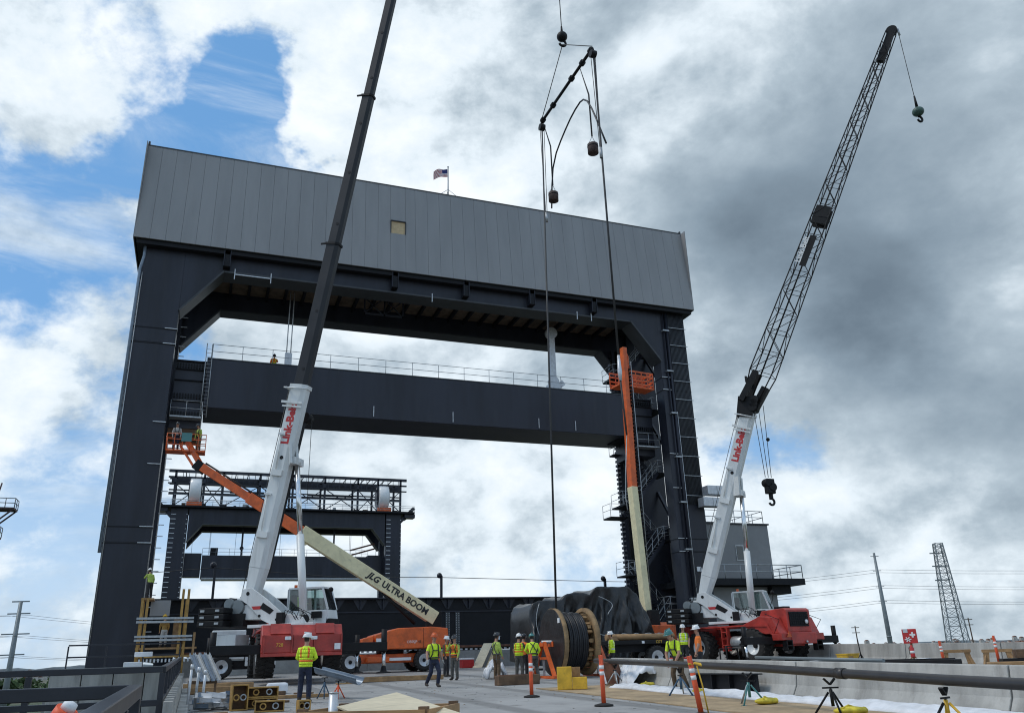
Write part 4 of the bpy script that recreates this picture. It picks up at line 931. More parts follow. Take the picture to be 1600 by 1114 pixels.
# ------------------------------------------------------------------ boom lifts
def boom_lift(label, loc, rz, pts, base_rz=None, marked=True, hood_flip=1):
    """pts: pivot, end of the cream part, end of the orange part (local coordinates, boom plane y = 0)"""
    t = thing('boom_lift', label, 'boom lift', loc, rz, 'orange boom lifts on the deck')
    return t
def lift_left():
    z = deck(51)
    t = thing('boom_lift', 'orange boom lift with long cream and orange boom reaching up to the left leg', 'boom lift', (11.0, 50.5, z), 0, 'boom lifts on the deck')
    ch = MB().box(-2.4, 2.6, -.75, .75, .5, 1.0).done('chassis', 'orange_paint', t, bevel=.04)
    for x in (-2.55, 1.75):
        MB().box(x - .15, x + .15, -1.2, 1.2, .5, .75).done('axle', 'orange_paint', t)
        for s in (-1, 1): wheel(t, JT, JR, (x, s * 1.25, .60), R(90))
    MB().box(2.2, 2.7, -1.25, 1.25, .35, .95).done('bumper', 'orange_paint', t, bevel=.03); MB().box(-1.6, -.3, -1.28, -.76, .55, .85).done('step', 'orange_paint', t, bevel=.03)
    MB().box(-.6, 1.0, -1.18, -1.16, .62, .78).done('label_strip', 'white_plastic', ch)
    MB().lathe([(.8, 1.0), (.8, 1.2)], 24).done('turntable', 'black_paint', t)
    h = MB().prism([(-1.2, 1.25), (3.1, 1.25), (3.25, 1.6), (3.2, 2.35), (2.2, 2.45), (.2, 2.4), (-1.15, 2.05)], 'y', -1.3, -.25).done('engine_hood', 'orange_paint', t, bevel=.05)
    MB().prism([(-1.2, 1.25), (3.1, 1.25), (3.25, 1.6), (3.2, 2.35), (2.2, 2.45), (.2, 2.4), (-1.15, 2.05)], 'y', .25, 1.3).done('tank_hood', 'orange_paint', t, bevel=.05)
    MB().prism([(-2.0, 1.3), (-1.28, 1.3), (-1.28, 2.0), (-1.9, 1.85)], 'y', -1.3, -.3).done('front_hood', 'orange_paint', t, bevel=.04)
    MB().box(1.7, 1.72, -1.312, -1.3, 1.28, 2.4).done('hood_seam', 'black_paint', h); MB().box(-1.1, -.8, -1.308, -1.3, 1.6, 1.85).done('decal', 'white_plastic', h)
    text('lettering', '1350SJP', .2, 'lettering_white', h, (1.0, -1.304, 1.62), (1, 0, 0), (0, 0, 1)); text('lettering', '.45', .2, 'lettering_black', h, (1.45, -1.306, 1.62), (1, 0, 0), (0, 0, 1))
    MB().box(2.4, 3.2, -.9, .9, 1.3, 2.2).done('counterweight', 'orange_paint', t, bevel=.05)
    MB().box(2.2, 3.1, -.28, .28, 2.2, 3.4).done('boom_mount', 'black_paint', t, bevel=.05)
    P0, P1, P2 = V((2.75, 0, 2.95)), V((-5.5, .4, 8.1)), V((-11.5, 2.6, 12.25))
    d = (P1 - P0).normalized()
    bo = MB().bar(P0, P1, .62, .82).done('boom_base', 'cream_paint', t, bevel=.03)
    MB().bar(P1 - d * .35 + V((0, 0, -.6)), P1 - d * .1, .2, .5).done('boom_lug', 'cream_paint', bo)
    n = V((d.z, 0, -d.x)); n = n if n.z > 0 else -n; ft = V((0, -.36, 0))
    d2 = V((-d.x, -d.y, -d.z))
    text('lettering', 'JLG', .52, 'lettering_black', bo, P0.lerp(P1, .47) + V((0, -.318, 0)), d2, n, bold=.022, shear=.25)
    text('lettering', 'ULTRA BOOM', .52, 'lettering_black', bo, P0.lerp(P1, .235) + V((0, -.322, 0)), d2, n, bold=.016)
    MB().bar(P1 - d * .1, P1.lerp(P2, .52), .5, .68).done('boom_mid', 'orange_paint', t, bevel=.03); MB().bar(P1.lerp(P2, .5), P2, .38, .5).done('boom_fly', 'orange_paint', t, bevel=.03)
    MB().tube([P0.lerp(P1, .12) + n * .0 + V((-.3, -.2, -.9)), P0.lerp(P1, .42) + V((0, 0, -.4))], .1, 10).done('lift_cylinder', 'black_paint', t)
    MB().tube([P0.lerp(P1, .34) + V((0, -.05, -.5)), P0.lerp(P1, .44) + V((0, 0, -.35))], .06, 10).done('cylinder_rod', 'chrome', t)
    for k in range(2): MB().tube([P1 + n * (.36 + .05 * k), P2 + n * (.3 + .05 * k)], .03, 5).done('hose', 'black_paint', t)
    # jib and platform
    J0, J1 = P2 + V((-.1, .05, .15)), V((-12.55, 3.3, 14.0))
    b = MB(); b.bar(P2 + V((.2, 0, -.2)), J0 + V((-.35, 0, .1)), .3, .6); b.done('jib_knuckle', 'black_paint', t)
    MB().bar(J0, J1, .2, .3).bar(J0 + V((-.35, 0, -.2)), J1 + V((-.4, 0, -.25)), .1, .12).done('jib', 'orange_paint', t)
    c = V((-12.6, 3.4, 13.3)); b = MB(); b.box(c.x - 1.15, c.x + 1.15, c.y - .5, c.y + .5, c.z, c.z + .1); pf = b.done('platform', 'orange_paint', t)
    b = MB()
    for hh in (.4, .75, 1.1): b.tube([(c.x - 1.15, c.y - .5, c.z + hh), (c.x + 1.15, c.y - .5, c.z + hh), (c.x + 1.15, c.y + .5, c.z + hh), (c.x - 1.15, c.y + .5, c.z + hh), (c.x - 1.15, c.y - .5, c.z + hh)], .025, 6)
    for k in range(6):
        for y in (-.5, .5): b.tube([(c.x - 1.15 + k * .46, c.y + y, c.z), (c.x - 1.15 + k * .46, c.y + y, c.z + 1.1)], .022, 6)
    b.done('platform_rails', 'orange_paint', pf); MB().box(c.x - .3, c.x + .3, c.y - .62, c.y - .52, c.z + .6, c.z + 1.15).done('control_box', 'hat_green', pf)
    return t
LL = lift_left()
BASKET = V((11.0 - 12.6, 50.5 + 3.4, deck(51) + 13.4))
def lift_right():
    z = deck(50)
    t = thing('boom_lift', 'orange boom lift with boom raised almost vertically beside the right tower leg', 'boom lift', (27.4, 49.8, z), R(8), 'boom lifts on the deck')
    MB().box(-.9, .9, -2.4, 2.4, .5, 1.0).done('chassis', 'orange_paint', t, bevel=.04)
    for y in (-2.2, 2.0):
        MB().box(-1.2, 1.2, y - .15, y + .15, .5, .75).done('axle', 'orange_paint', t)
        for s in (-1, 1): wheel(t, JT, JR, (s * 1.25, y, .60))
    MB().lathe([(.8, 1.0), (.8, 1.2)], 24).done('turntable', 'black_paint', t)
    for s in (-1, 1):
        MB().prism([(-2.0, 1.25), (2.0, 1.25), (1.9, 2.1), (-1.7, 2.45), (-2.1, 2.0)], 'x', s * .42, s * 1.35).done('engine_hood', 'orange_paint', t, bevel=.06)
    p = MB().box(-1.3, 1.3, -2.25, -1.95, .95, 2.25).done('counterweight', 'orange_paint', t, bevel=.05)
    MB().box(-.75, .75, -2.27, -2.252, 1.55, 1.75).done('label_strip', 'white_plastic', p)
    text('lettering', 'ULTRA BOOM', .17, 'lettering_black', p, (0, -2.275, 1.65), (1, 0, 0), (0, 0, 1))
    MB().box(-.35, .35, -1.9, -.6, 1.9, 3.2).done('boom_mount', 'black_paint', t, bevel=.04)
    P0, P1, P2 = V((-.15, -1.2, 2.6)), V((-.30, -1.0, 11.3)), V((.0, -.9, 21.6))
    MB().bar(P0 + V((0, 0, -.9)), P0 + V((0, 0, .45)), .56, .62, up=V((0, 1, 0))).done('boom_foot', 'black_paint', t)
    MB().bar(P0 + V((0, 0, .2)), P1, .49, .56, up=V((0, 1, 0))).done('boom_base', 'cream_paint', t, bevel=.03)
    MB().bar(P1 - V((0, 0, .1)), P1.lerp(P2, .55), .44, .52, up=V((0, 1, 0))).done('boom_mid', 'orange_paint', t, bevel=.03)
    MB().bar(P1.lerp(P2, .54), P2, .36, .42, up=V((0, 1, 0))).done('boom_fly', 'orange_paint', t, bevel=.03)
    b = MB()
    for k in range(64): b.box(.16, .28, -1.2, -.95, 2.8 + k * .27, 2.95 + k * .27)
    b.done('energy_chain', 'black_paint', t); MB().tube([(.24, -1.25, 2.8), (.34, -1.2, 20.5)], .03, 5).done('hose', 'galv', t)
    MB().tube([(.12, -.95, 9), (.36, -.9, 21.0), (.15, -.9, 21.4)], .05, 6).done('hose', 'orange_paint', t)
    c = V((1.75, .7, 19.1))
    pf = MB().box(c.x - 1.6, c.x + 1.6, c.y - .55, c.y + .55, c.z, c.z + .12).done('platform', 'orange_paint', t); b = MB()
    for hh in (.3, .6, .95, 1.25): b.bar((c.x - 1.6, c.y - .55, c.z + hh), (c.x + 1.6, c.y - .55, c.z + hh), .05, .12); b.bar((c.x - 1.6, c.y + .55, c.z + hh), (c.x + 1.6, c.y + .55, c.z + hh), .05, .12); b.bar((c.x + 1.6, c.y - .55, c.z + hh), (c.x + 1.6, c.y + .55, c.z + hh), .05, .12)
    for k in range(7):
        for y in (-.55, .55): b.bar((c.x - 1.6 + k * .533, c.y + y, c.z), (c.x - 1.6 + k * .533, c.y + y, c.z + 1.28), .05)
    b.done('platform_rails', 'orange_paint', pf); MB().bar(P2 + V((0, 0, -.6)), c + V((-1.2, -.4, .5)), .3, .3).done('jib', 'orange_paint', t)
    return t
lift_right()
# ------------------------------------------------------------------ concrete barriers
BAR = [(-.30, 0), (.30, 0), (.30, .08), (.17, .30), (.09, .86), (-.09, .86), (-.17, .30), (-.30, .08)]
def barrier(x, y0, y1, label, grp, h=1.0, flip=0):
    b = MB(); n = 2
    vs = []
    for y in (y0 + .02, y1 - .02):
        for (px, pz) in BAR: vs.append((px, y - y0, deck(y) - deck(y0) + pz * h))
    k = len(BAR); b.add(vs, [tuple(range(k))[::-1], tuple(range(k, 2 * k))] + [(i, (i + 1) % k, k + (i + 1) % k, k + i) for i in range(k)])
    o = b.done('concrete_barrier', 'concrete_pale', None, bevel=.02); o.location = (x, y0, deck(y0) + .003)
    return tag(o, label, 'barrier', grp)
seg = [(24.3, 28.6, 'right behind the nearest white plastic folds'), (18.2, 24.3, 'behind the black steel beam'), (12.1, 18.2, 'behind the black tripod stand'), (6.0, 12.1, 'at the right edge of the picture'), (-.1, 6.0, 'nearest the camera')]
for y0, y1, s in seg: barrier(14.55, y0, y1, 'near row concrete barrier ' + s, 'near row of barriers')
seg2 = ['far row tall concrete barrier at the right picture edge behind sawhorses', 'far row tall concrete barrier behind the first aid stand', 'far row tall concrete barrier under the black outrigger beam', 'far row tall concrete barrier just behind the crane nose', 'far row tall concrete barrier hidden behind the right crane wheels', 'far row tall concrete barrier beside the operator house']
for k, s in enumerate(seg2): barrier(33.3, 22.5 + k * 5.4, 22.5 + (k + 1) * 5.4, s, 'far row of barriers', 1.12)
barrier(33.3, 17.1, 22.5, 'far row tall concrete barrier outside the picture to the right', 'far row of barriers', 1.12)

# ------------------------------------------------------------------ long pipe on tripod stands
ppts = [(13.85, 28.6, 1.97), (12.9, 22.6, 1.87), (12.4, 19.8, 1.82), (11.95, 16.4, 1.755), (11.75, 13.5, 1.655), (11.6, 11, 1.57), (11.3, 8.2, 1.50), (11.0, 5, 1.42), (10.8, 2, 1.36)]
t = thing('long_pipe', 'long dark grey pipe running from the cable reel to the right picture edge', 'pipe')
MB().tube(ppts, .086, 16).done('pipe_run', 'pipe_dark', t); 
for i in (2, 4): 
    p = V(ppts[i]); d = (V(ppts[i + 1]) - p).normalized(); MB().tube([p - d * .12, p + d * .12], .102, 16).done('coupling', 'pipe_dark', t)
p2 = [(x + 1.5, y + .4, z + .16) for x, y, z in ppts[1:6]]
o = MB().tube([(16.4, 22.5, 1.93), (15.7, 16.5, 1.80)], .045, 10).done('grey_conduit', 'pole_steel', None); tag(o, 'grey conduit lying on the far side of the near barrier row', 'conduit')
b = MB(); 
def tripod(x, y, top, label, m1, m2='galv', rs=1.0, seed=0):
    z0 = deck(y) + .003; t = thing('pipe_stand', label, 'pipe stand', (x, y, z0), seed * .7, 'tripod stands under the long pipe'); H = top - z0
    for k in range(3):
        a = R(90 + 120 * k); MB().tube([(.05 * math.cos(a), .05 * math.sin(a), H * .62), (.36 * math.cos(a), .36 * math.sin(a), .03)], .022, 6).box(.36 * math.cos(a) - .05, .36 * math.cos(a) + .05, .36 * math.sin(a) - .05, .36 * math.sin(a) + .05, 0, .03).done('leg', m1 if k < 2 else m2, t)
    MB().tube([(0, 0, H * .25), (0, 0, H * .70)], .035, 8).done('column', m1, t); MB().tube([(0, 0, H * .6), (0, 0, H - .16)], .022, 8).done('screw', 'black_paint', t)
    MB().bar((-.16, 0, H * .74), (.16, 0, H * .74), .03).done('handle', 'black_paint', t)
    MB().bar((0, 0, H - .12), (-.11, 0, H - .01), .07, .03).bar((0, 0, H - .12), (.11, 0, H - .01), .07, .03).done('vee_head', 'black_paint', t)
tripod(13.5, 26.4, 1.84, 'pale thin pipe stand nearest the cable reel', 'galv', 'galv', seed=1)
tripod(12.55, 20.7, 1.74, 'blue and silver pipe stand in front of the crouching man', 'blue_stand', 'galv', seed=2)
tripod(12.02, 16.9, 1.66, 'teal pipe stand in front of the black steel beam', 'hat_green', 'galv', seed=3)
tripod(11.78, 13.9, 1.57, 'black pipe stand right of the teal pipe stand', 'black_paint', 'black_paint', seed=4)
tripod(11.6, 11.0, 1.46, 'yellow pipe stand farthest right in the picture', 'yellow_paint', 'black_paint', seed=5)

# plywood mats on the deck under the stands
for k, (x0, x1, y0, y1, l) in enumerate(((10.9, 13.4, 21.9, 27.2, 'left'), (10.75, 13.2, 16.7, 21.88, 'middle'), (10.65, 13.1, 11.5, 16.68, 'right'))):
    b = MB(); b.prism([(y0, deck(y0) + .004), (y1, deck(y1) + .004), (y1, deck(y1) + .03), (y0, deck(y0) + .03)], 'x', x0, x1)
    tag(b.done('ground_mat', 'mat_board'), f'brown plywood mat on the deck under the pipe stands, {l} of three', 'mat', 'plywood mats under the pipe')
# crumpled white plastic sheet along the mats
def sheet(name, label, fx, y0, y1, w, hgt, seed, m='tarp_white'):
    b = MB(); nu, nv = 90, 16; vs = []; fs = []
    for i in range(nu + 1):
        u = i / nu; y = y0 + (y1 - y0) * u
        for j in range(nv + 1):
            v = j / nv; x = fx(u) + (v - .5) * w * (1 + .35 * noise.noise(V((u * 6, seed, 0)))) + .12 * noise.noise(V((u * 9, v * 3, seed)))
            h = math.sin(math.pi * v) ** .6 * hgt * (.45 + .8 * abs(noise.noise(V((u * 5, v * 1.4, seed + 3))))) + .10 * hgt / .2 * abs(noise.noise(V((u * 22, v * 6, seed))))
            vs.append((x, y, deck(y) + .035 + max(0, h) * (1 if 0 < j < nv else 0)))
    for i in range(nu):
        for j in range(nv): a = i * (nv + 1) + j; fs.append((a, a + 1, a + nv + 2, a + nv + 1))
    b.add(vs, fs, 0, True); o = b.done(name, m); o.modifiers.new('s', 'SOLIDIFY').thickness = .012; return tag(o, label, 'plastic sheet')
sheet('plastic_sheet', 'crumpled white plastic sheet strewn along the foot of the near barriers', lambda u: 13.35 + .1 * math.sin(u * 5), 10.5, 25.5, 1.0, .17, 2.0)
sheet('plastic_sheet', 'heap of crumpled white plastic by the right side of the cable reel', lambda u: 14.1 + .6 * u, 25.2, 28.6, 1.3, .75, 5.0)
sheet('plastic_sheet', 'small white plastic bundle at the feet of the men by the reel', lambda u: 12.5 + .2 * u, 35.6, 36.7, .9, .75, 9.0)
def sack(x, y, rz, label, L=.7):
    b = MB(); b.ball((0, 0, .07), 1, 8, 0, (L / 2, .17, .075)); b.ball((L * .42, 0, .06), .07, 5); b.tube([(-L * .3, -.1, .12), (0, .05, .16), (L * .3, .1, .1)], .02, 5); o = b.done('yellow_sack', 'sandbag'); o.location = (x, y, deck(y) + .03); o.rotation_euler = (0, 0, rz); return tag(o, label, 'sack', 'yellow sandbags')
sack(12.35, 16.75, .2, 'yellow sandbag lying at the teal pipe stand'); sack(12.0, 13.7, -.2, 'yellow sandbag lying at the black pipe stand'); sack(13.2, 20.9, 1.0, 'tilted yellow sandbag by the blue pipe stand', .9); sack(13.9, 25.0, .4, 'yellow sandbag tucked under the white plastic heap')
# black H beam lying against the barrier
t = thing('steel_beam', 'black steel beam piece with stiffeners lying in front of the near barrier', 'beam', (13.98, 19.2, deck(19.2) + .035))
MB().box(-.16, .16, 0, 3.1, 0, .03).box(-.16, .16, 0, 3.1, .5, .53).done('flange', 'black_steel_matte', t); MB().box(-.012, .012, 0, 3.1, .03, .5).done('web', 'black_steel_matte', t)
for k in range(4): MB().box(-.15, .15, .25 + k * .85, .28 + k * .85, .03, .5).done('stiffener', 'black_steel_matte', t)
t = thing('rust_saddle', 'rusty steel saddle block leaning by the barrier right of the reel', 'saddle block', (14.2, 27.2, deck(27.2)), .3)
MB().prism([(-.55, 0), (.55, 0), (.75, .75), (.45, .8), (.3, .4), (-.3, .4), (-.45, .8), (-.75, .75)], 'y', -.25, .25).done('block', 'rust', t, bevel=.02)
MB().box(-.7, .7, -.3, .3, -.0, .06).done('base_plate', 'timber_dark', t)

# ------------------------------------------------------------------ delineator posts
def delineator(x, y, label, tilt=0.0, h=1.15, z=None):
    t = thing('delineator_post', label, 'traffic post', (x, y, (deck(y) if z is None else z) + .003), 0, 'orange traffic posts')
    MB().lathe([(.23, 0), (.23, .035), (.12, .06), (.07, .07)], 20).done('rubber_base', 'rubber', t)
    rot = (0, tilt, 0)
    prof = [(.055, .06), (.055, h - .22), (.035, h - .2), (.035, h - .03), (.03, h)]
    p = MB().lathe(prof, 16).done('post', 'safety_orange', t, rot=rot)
    MB().box(-.05, .05, -.018, .018, h - .21, h - .0).done('grip', 'safety_orange', p)
    for z0 in (h * .60, h * .72): MB().lathe([(.0575, z0), (.0575, z0 + .085)], 16).done('white_band', 'lettering_white', p)
    return t
delineator(9.2, 23.3, 'orange white banded traffic post in front of the reel workers'); delineator(9.35, 19.0, 'orange white banded traffic post in front of the yellow step block')
t = delineator(9.75, 15.4, 'tilted orange traffic post wrapped in yellow tape', R(-8))
MB().tube([(-.1 + .0, -.07, 1.0), (.05, -.09, .95), (.1, 0, .98), (0, .08, 1.0), (-.1, 0, .97), (-.22, -.05, .99)], .02, 6).tube([(-.05, -.08, .95), (.02, -.1, .6), (.1, -.1, .05)], .016, 5).done('yellow_tape', 'yellow_paint', t)
delineator(26.9, 25.2, 'small orange traffic post left of the sawhorses', R(-3), 1.0, deck(25) + .15); delineator(29.35, 24.9, 'small orange traffic post right of the sawhorses', 0, 1.1, deck(24) + .2)

# ------------------------------------------------------------------ cable reel
mat('reel_wood', (0.33, 0.21, 0.10), 0.75, var=0.25, scale=2.5, kind='wood', dirt=0.35)
def reel():
    cx, cy, z0 = 14.7, 34.6, deck(34.6); R0 = 1.40; cz = z0 + R0 + .06
    t = thing('cable_reel', 'huge wooden cable reel wound with black wire rope, black left face', 'cable reel', (cx, cy, cz))
    ax = Matrix.Rotation(R(90), 4, 'Y')
    for side, X in ((0, 0), (1, 1.5)):
        fl = MB().lathe([(R0 - .16, X), (R0, X), (R0, X + .2), (R0 - .16, X + .2)], 56, 0, ax)
        fl.f = fl.f[:-2]; fl.mi = fl.mi[:-2]; fl.sm = fl.sm[:-2]
        n = 56                                                  # ring: close inner wall
        fl.add([], [])
        o = fl.done('flange_rim', 'reel_wood', t)
        for k in range(11):                                      # planks across the flange
            z = -R0 + .08 + k * (2 * R0 - .16) / 11; zz = z + (2 * R0 - .16) / 11 - .012
            hw = math.sqrt(max(.02, (R0 - .03) ** 2 - max(abs(z), abs(zz)) ** 2))
            MB().box(X + .05, X + .13, -hw, hw, z, zz).done('plank', 'reel_wood', t)
        for k in range(12):                                      # blocks on the inside of the flange
            a = 2 * math.pi * k / 12; xi = X + .13 if side == 0 else X - .12
            c = V((xi, math.cos(a) * 1.15, math.sin(a) * 1.15)); c2 = V((xi, math.cos(a) * .55, math.sin(a) * .55))
            MB().bar(c, c2, .16, .16, up=(1, 0, 0)).done('spoke_block', 'reel_wood', t)
        for k in range(18):
            a = 2 * math.pi * k / 18; xi = X + .34 if side == 0 else X - .16
            c = V((xi, math.cos(a) * 1.02, math.sin(a) * 1.02)); MB().bar(c - V((.14, 0, 0)), c + V((.14, 0, 0)), .1, .22, up=(0, math.cos(a), math.sin(a))).done('cleat', 'timber', t)
    MB().lathe([(R0 - .02, -.03), (R0 - .02, .045)], 56, 0, ax).done('black_cover', 'tarp_black', t)
    MB().box(-.06, -.035, -.25, .35, -.2, .02).done('orange_label', 'orange_paint', t); MB().box(-.06, -.035, -1.05, -.85, .75, .95).done('paper_label', 'white_plastic', t)
    MB().lathe([(.6, .1), (.6, 1.6)], 30, 0, ax).done('drum', 'timber_dark', t)
    for i in range(10):
        x = .38 + i * .09
        MB().tube([(x, math.cos(a) * (1.17 + .025 * math.sin(i * 2.3 + a)), math.sin(a) * (1.17 + .02 * math.sin(i * 1.7 + 2 * a))) for a in [2 * math.pi * k / 40 for k in range(40)]], .052, 8, closed=True).done('rope_wrap', 'boom_black', t)
    MB().lathe([(1.16, .36), (1.16, 1.22)], 40, 0, ax).done('rope_core', 'black_steel_matte', t)
    MB().tube([(-.5, 0, 0), (2.3, 0, 0)], .07, 12).done('axle', 'galv', t)
    return cx, cy, cz
RX, RY_, RZ = reel()
for k, (x, l) in enumerate(((-.42, 'orange A frame stand carrying the black left face of the reel'), (2.15, 'orange A frame stand carrying the far right side of the reel'))):
    t = thing('reel_stand', l, 'reel stand', (RX + x, RY_, deck(RY_)), 0, 'reel stands')
    H = RZ - deck(RY_)
    for s in (-1, 1): MB().bar((0, s * 1.15, .05), (0, s * .12, H - .02), .13, .16).done('leg', 'orange_paint', t)
    MB().bar((0, -1.35, .05), (0, 1.35, .05), .22, .1).done('foot', 'orange_paint', t); MB().bar((0, -.62, H * .55), (0, .62, H * .55), .1, .1).done('cross_bar', 'orange_paint', t)
    MB().bar((0, -.22, H - .1), (0, .22, H - .1), .2, .14).done('bearing', 'orange_paint', t); MB().bar((0, 0, .1), (0, 0, H * .5), .08).done('screw_jack', 'galv', t)
t = thing('timber_beam', 'weathered timber beam on the deck below the reel workers', 'beam', (11.4, 30.4, deck(30.4)), .1); MB().box(-.8, .9, -.2, .2, 0, .34).done('block', 'timber_dark', t, bevel=.02); MB().box(-.7, .7, -.14, .14, .341, .36).done('top_board', 'rust', t)
# yellow two step block
t = thing('step_block', 'bright yellow two step wooden block in front of the reel', 'step', (11.55, 25.6, deck(25.6) + .032), -.42)
MB().box(-.02, .45, -.3, .3, 0, .36).done('lower_step', 'yellow_paint', t, bevel=.015); MB().box(-.5, -.025, -.3, .3, 0, .68).done('upper_step', 'yellow_paint', t, bevel=.015); MB().box(-.02, .25, .1, .3, .365, .66).done('back_box', 'timber', t)
MB().box(-.452, -.448, -.2, -.0, .08, .28).done('side_panel', 'timber', t)

# ------------------------------------------------------------------ tarp covered machine, flatbed trailer
def interp(x, pts):
    for i in range(len(pts) - 1):
        if x <= pts[i + 1][0]:
            f = (x - pts[i][0]) / (pts[i + 1][0] - pts[i][0]); f = f * f * (3 - 2 * f); return pts[i][1] + (pts[i + 1][1] - pts[i][1]) * f
    return pts[-1][1]
def tarp():
    b = MB(); nu, nv = 150, 60; vs = []; fs = []
    top = [(17.45, 2.0), (17.6, 4.7), (17.8, 5.05), (18.2, 5.2), (19.4, 5.2), (19.9, 5.55), (20.8, 5.6), (21.3, 5.5), (21.9, 5.95), (23.9, 5.95), (24.4, 5.6), (24.9, 4.6), (25.5, 3.2)]
    for i in range(nu + 1):
        x = 17.45 + 8.05 * i / nu; zt = interp(x, top) + .06 * noise.noise(V((x * 1.7, 0, 3)))
        for j in range(nv + 1):
            v = j / nv
            if v < .25: y = 47.5 - (v / .25) * 3.2; z = zt - .12 * math.sin(math.pi * v / .25) + .05 * noise.noise(V((x * 2, v * 9, 1)))
            else:
                w = (v - .25) / .75; z = zt - w * (zt - 1.75); fl = w ** .7
                fold = -abs(math.sin(x * 2.3 + 2 * noise.noise(V((x * .9, w, 8))))) * 1.1 + .5 * abs(noise.noise(V((x * 4.5 + w * 3, w * 2.2, 4)))) + .35 * abs(noise.noise(V((x * 9 - w * 5, w * 5, 14)))) + math.sin(x * 5.2 + 1.6 * noise.noise(V((x * .8, w * 1.2, 2)))) * .5 + .6 * noise.noise(V((x * 2.6, w * .9, 5))) + .35 * math.sin((x + w * 1.5) * 9.0)
                sag = .25 * abs(math.sin(x * 1.5)) * math.sin(math.pi * min(1, w * 2.2))
                y = 44.3 - fl * .55 - fold * .27 * min(1, w * 3) - .1 * math.sin(w * 7 + x) + sag * .4
            vs.append((x + .05 * noise.noise(V((x * 3, v * 8, 7))), y, z))
    for i in range(nu):
        for j in range(nv): a = i * (nv + 1) + j; fs.append((a, a + 1, a + nv + 2, a + nv + 1))
    b.add(vs, fs, 0, True); t = thing('covered_load', 'big lumpy load covered with a black tarpaulin behind the reel', 'tarpaulin')
    o = b.done('tarpaulin', 'tarp_black', t); o.modifiers.new('s', 'SOLIDIFY').thickness = .02
    b = MB(); b.box(18.0, 24.6, 44.9, 47.4, 1.9, 4.4); b.done('load', 'black_steel_matte', t)
    def rope(name, fn):
        MB().tube(fn, .02, 5).done(name, 'galv', t)
    rope('lashing', [(21.2 + 4.2 * k / 20, 43.45 + .04 * math.sin(k), 3.25 + .05 * math.sin(k * 1.7)) for k in range(21)])
    rope('lashing', [(21.6 + .9 * math.sin(k * .28) * .5 + k * .05, 43.66 - .02 * k, 5.35 - k * .07) for k in range(16)])
    rope('lashing', [(17.95 - .25 * math.sin(k * .22), 43.8 - .01 * k, 5.0 - k * .14) for k in range(15)])
tarp()
def trailer():
    z = deck(40); t = thing('flatbed_trailer', 'black flatbed trailer deck loaded with logs in front of the right boom lift', 'trailer', (22.0, 40.2, z))
    MB().box(-2.3, 2.2, -.9, .9, 1.22, 1.42).done('bed', 'black_paint', t, bevel=.02); MB().box(-2.2, 2.1, -.45, .45, .85, 1.22).done('frame', 'black_steel_matte', t)
    text('lettering', '1277', .2, 'lettering_yellow', t, (.75, -.905, 1.32), (1, 0, 0), (0, 0, 1)); MB().box(-.25, -.1, -.91, -.9, 1.26, 1.38).done('plate', 'white_plastic', t)
    for x in (.6, 1.5): 
        for s in (-1, 1): wheel(t, JT, JR, (x, s * .75, .56), R(90))
    MB().bar((-1.9, -.6, 1.2), (-1.9, -.6, .05), .12).done('support_leg', 'black_paint', t); MB().bar((-2.3, -.85, 1.2), (-1.2, -.85, .3), .08).done('brace', 'black_paint', t)
    return t
trailer()
for k, (y, r) in enumerate(((39.7, .16), (40.1, .15), (40.5, .16))):
    o = MB().tube([(19.9 + .3 * k, y, 0), (23.9 + .1 * k, y, 0)], [r, r * .9], 14).done('log', 'timber'); o.location = (0, 0, deck(40) + 1.43 + r); tag(o, f'peeled log lying on the black flatbed, {("front", "middle", "rear")[k]} one', 'log', 'logs on the flatbed')
o = MB().prism([(-.25, 0), (.25, 0), (.1, .2), (-.1, .2)], 'y', -.1, .1).done('log_chock', 'timber'); o.location = (20.2, 39.45, deck(40) + 1.425); tag(o, 'wooden wedge chock in front of the logs on the flatbed', 'chock')

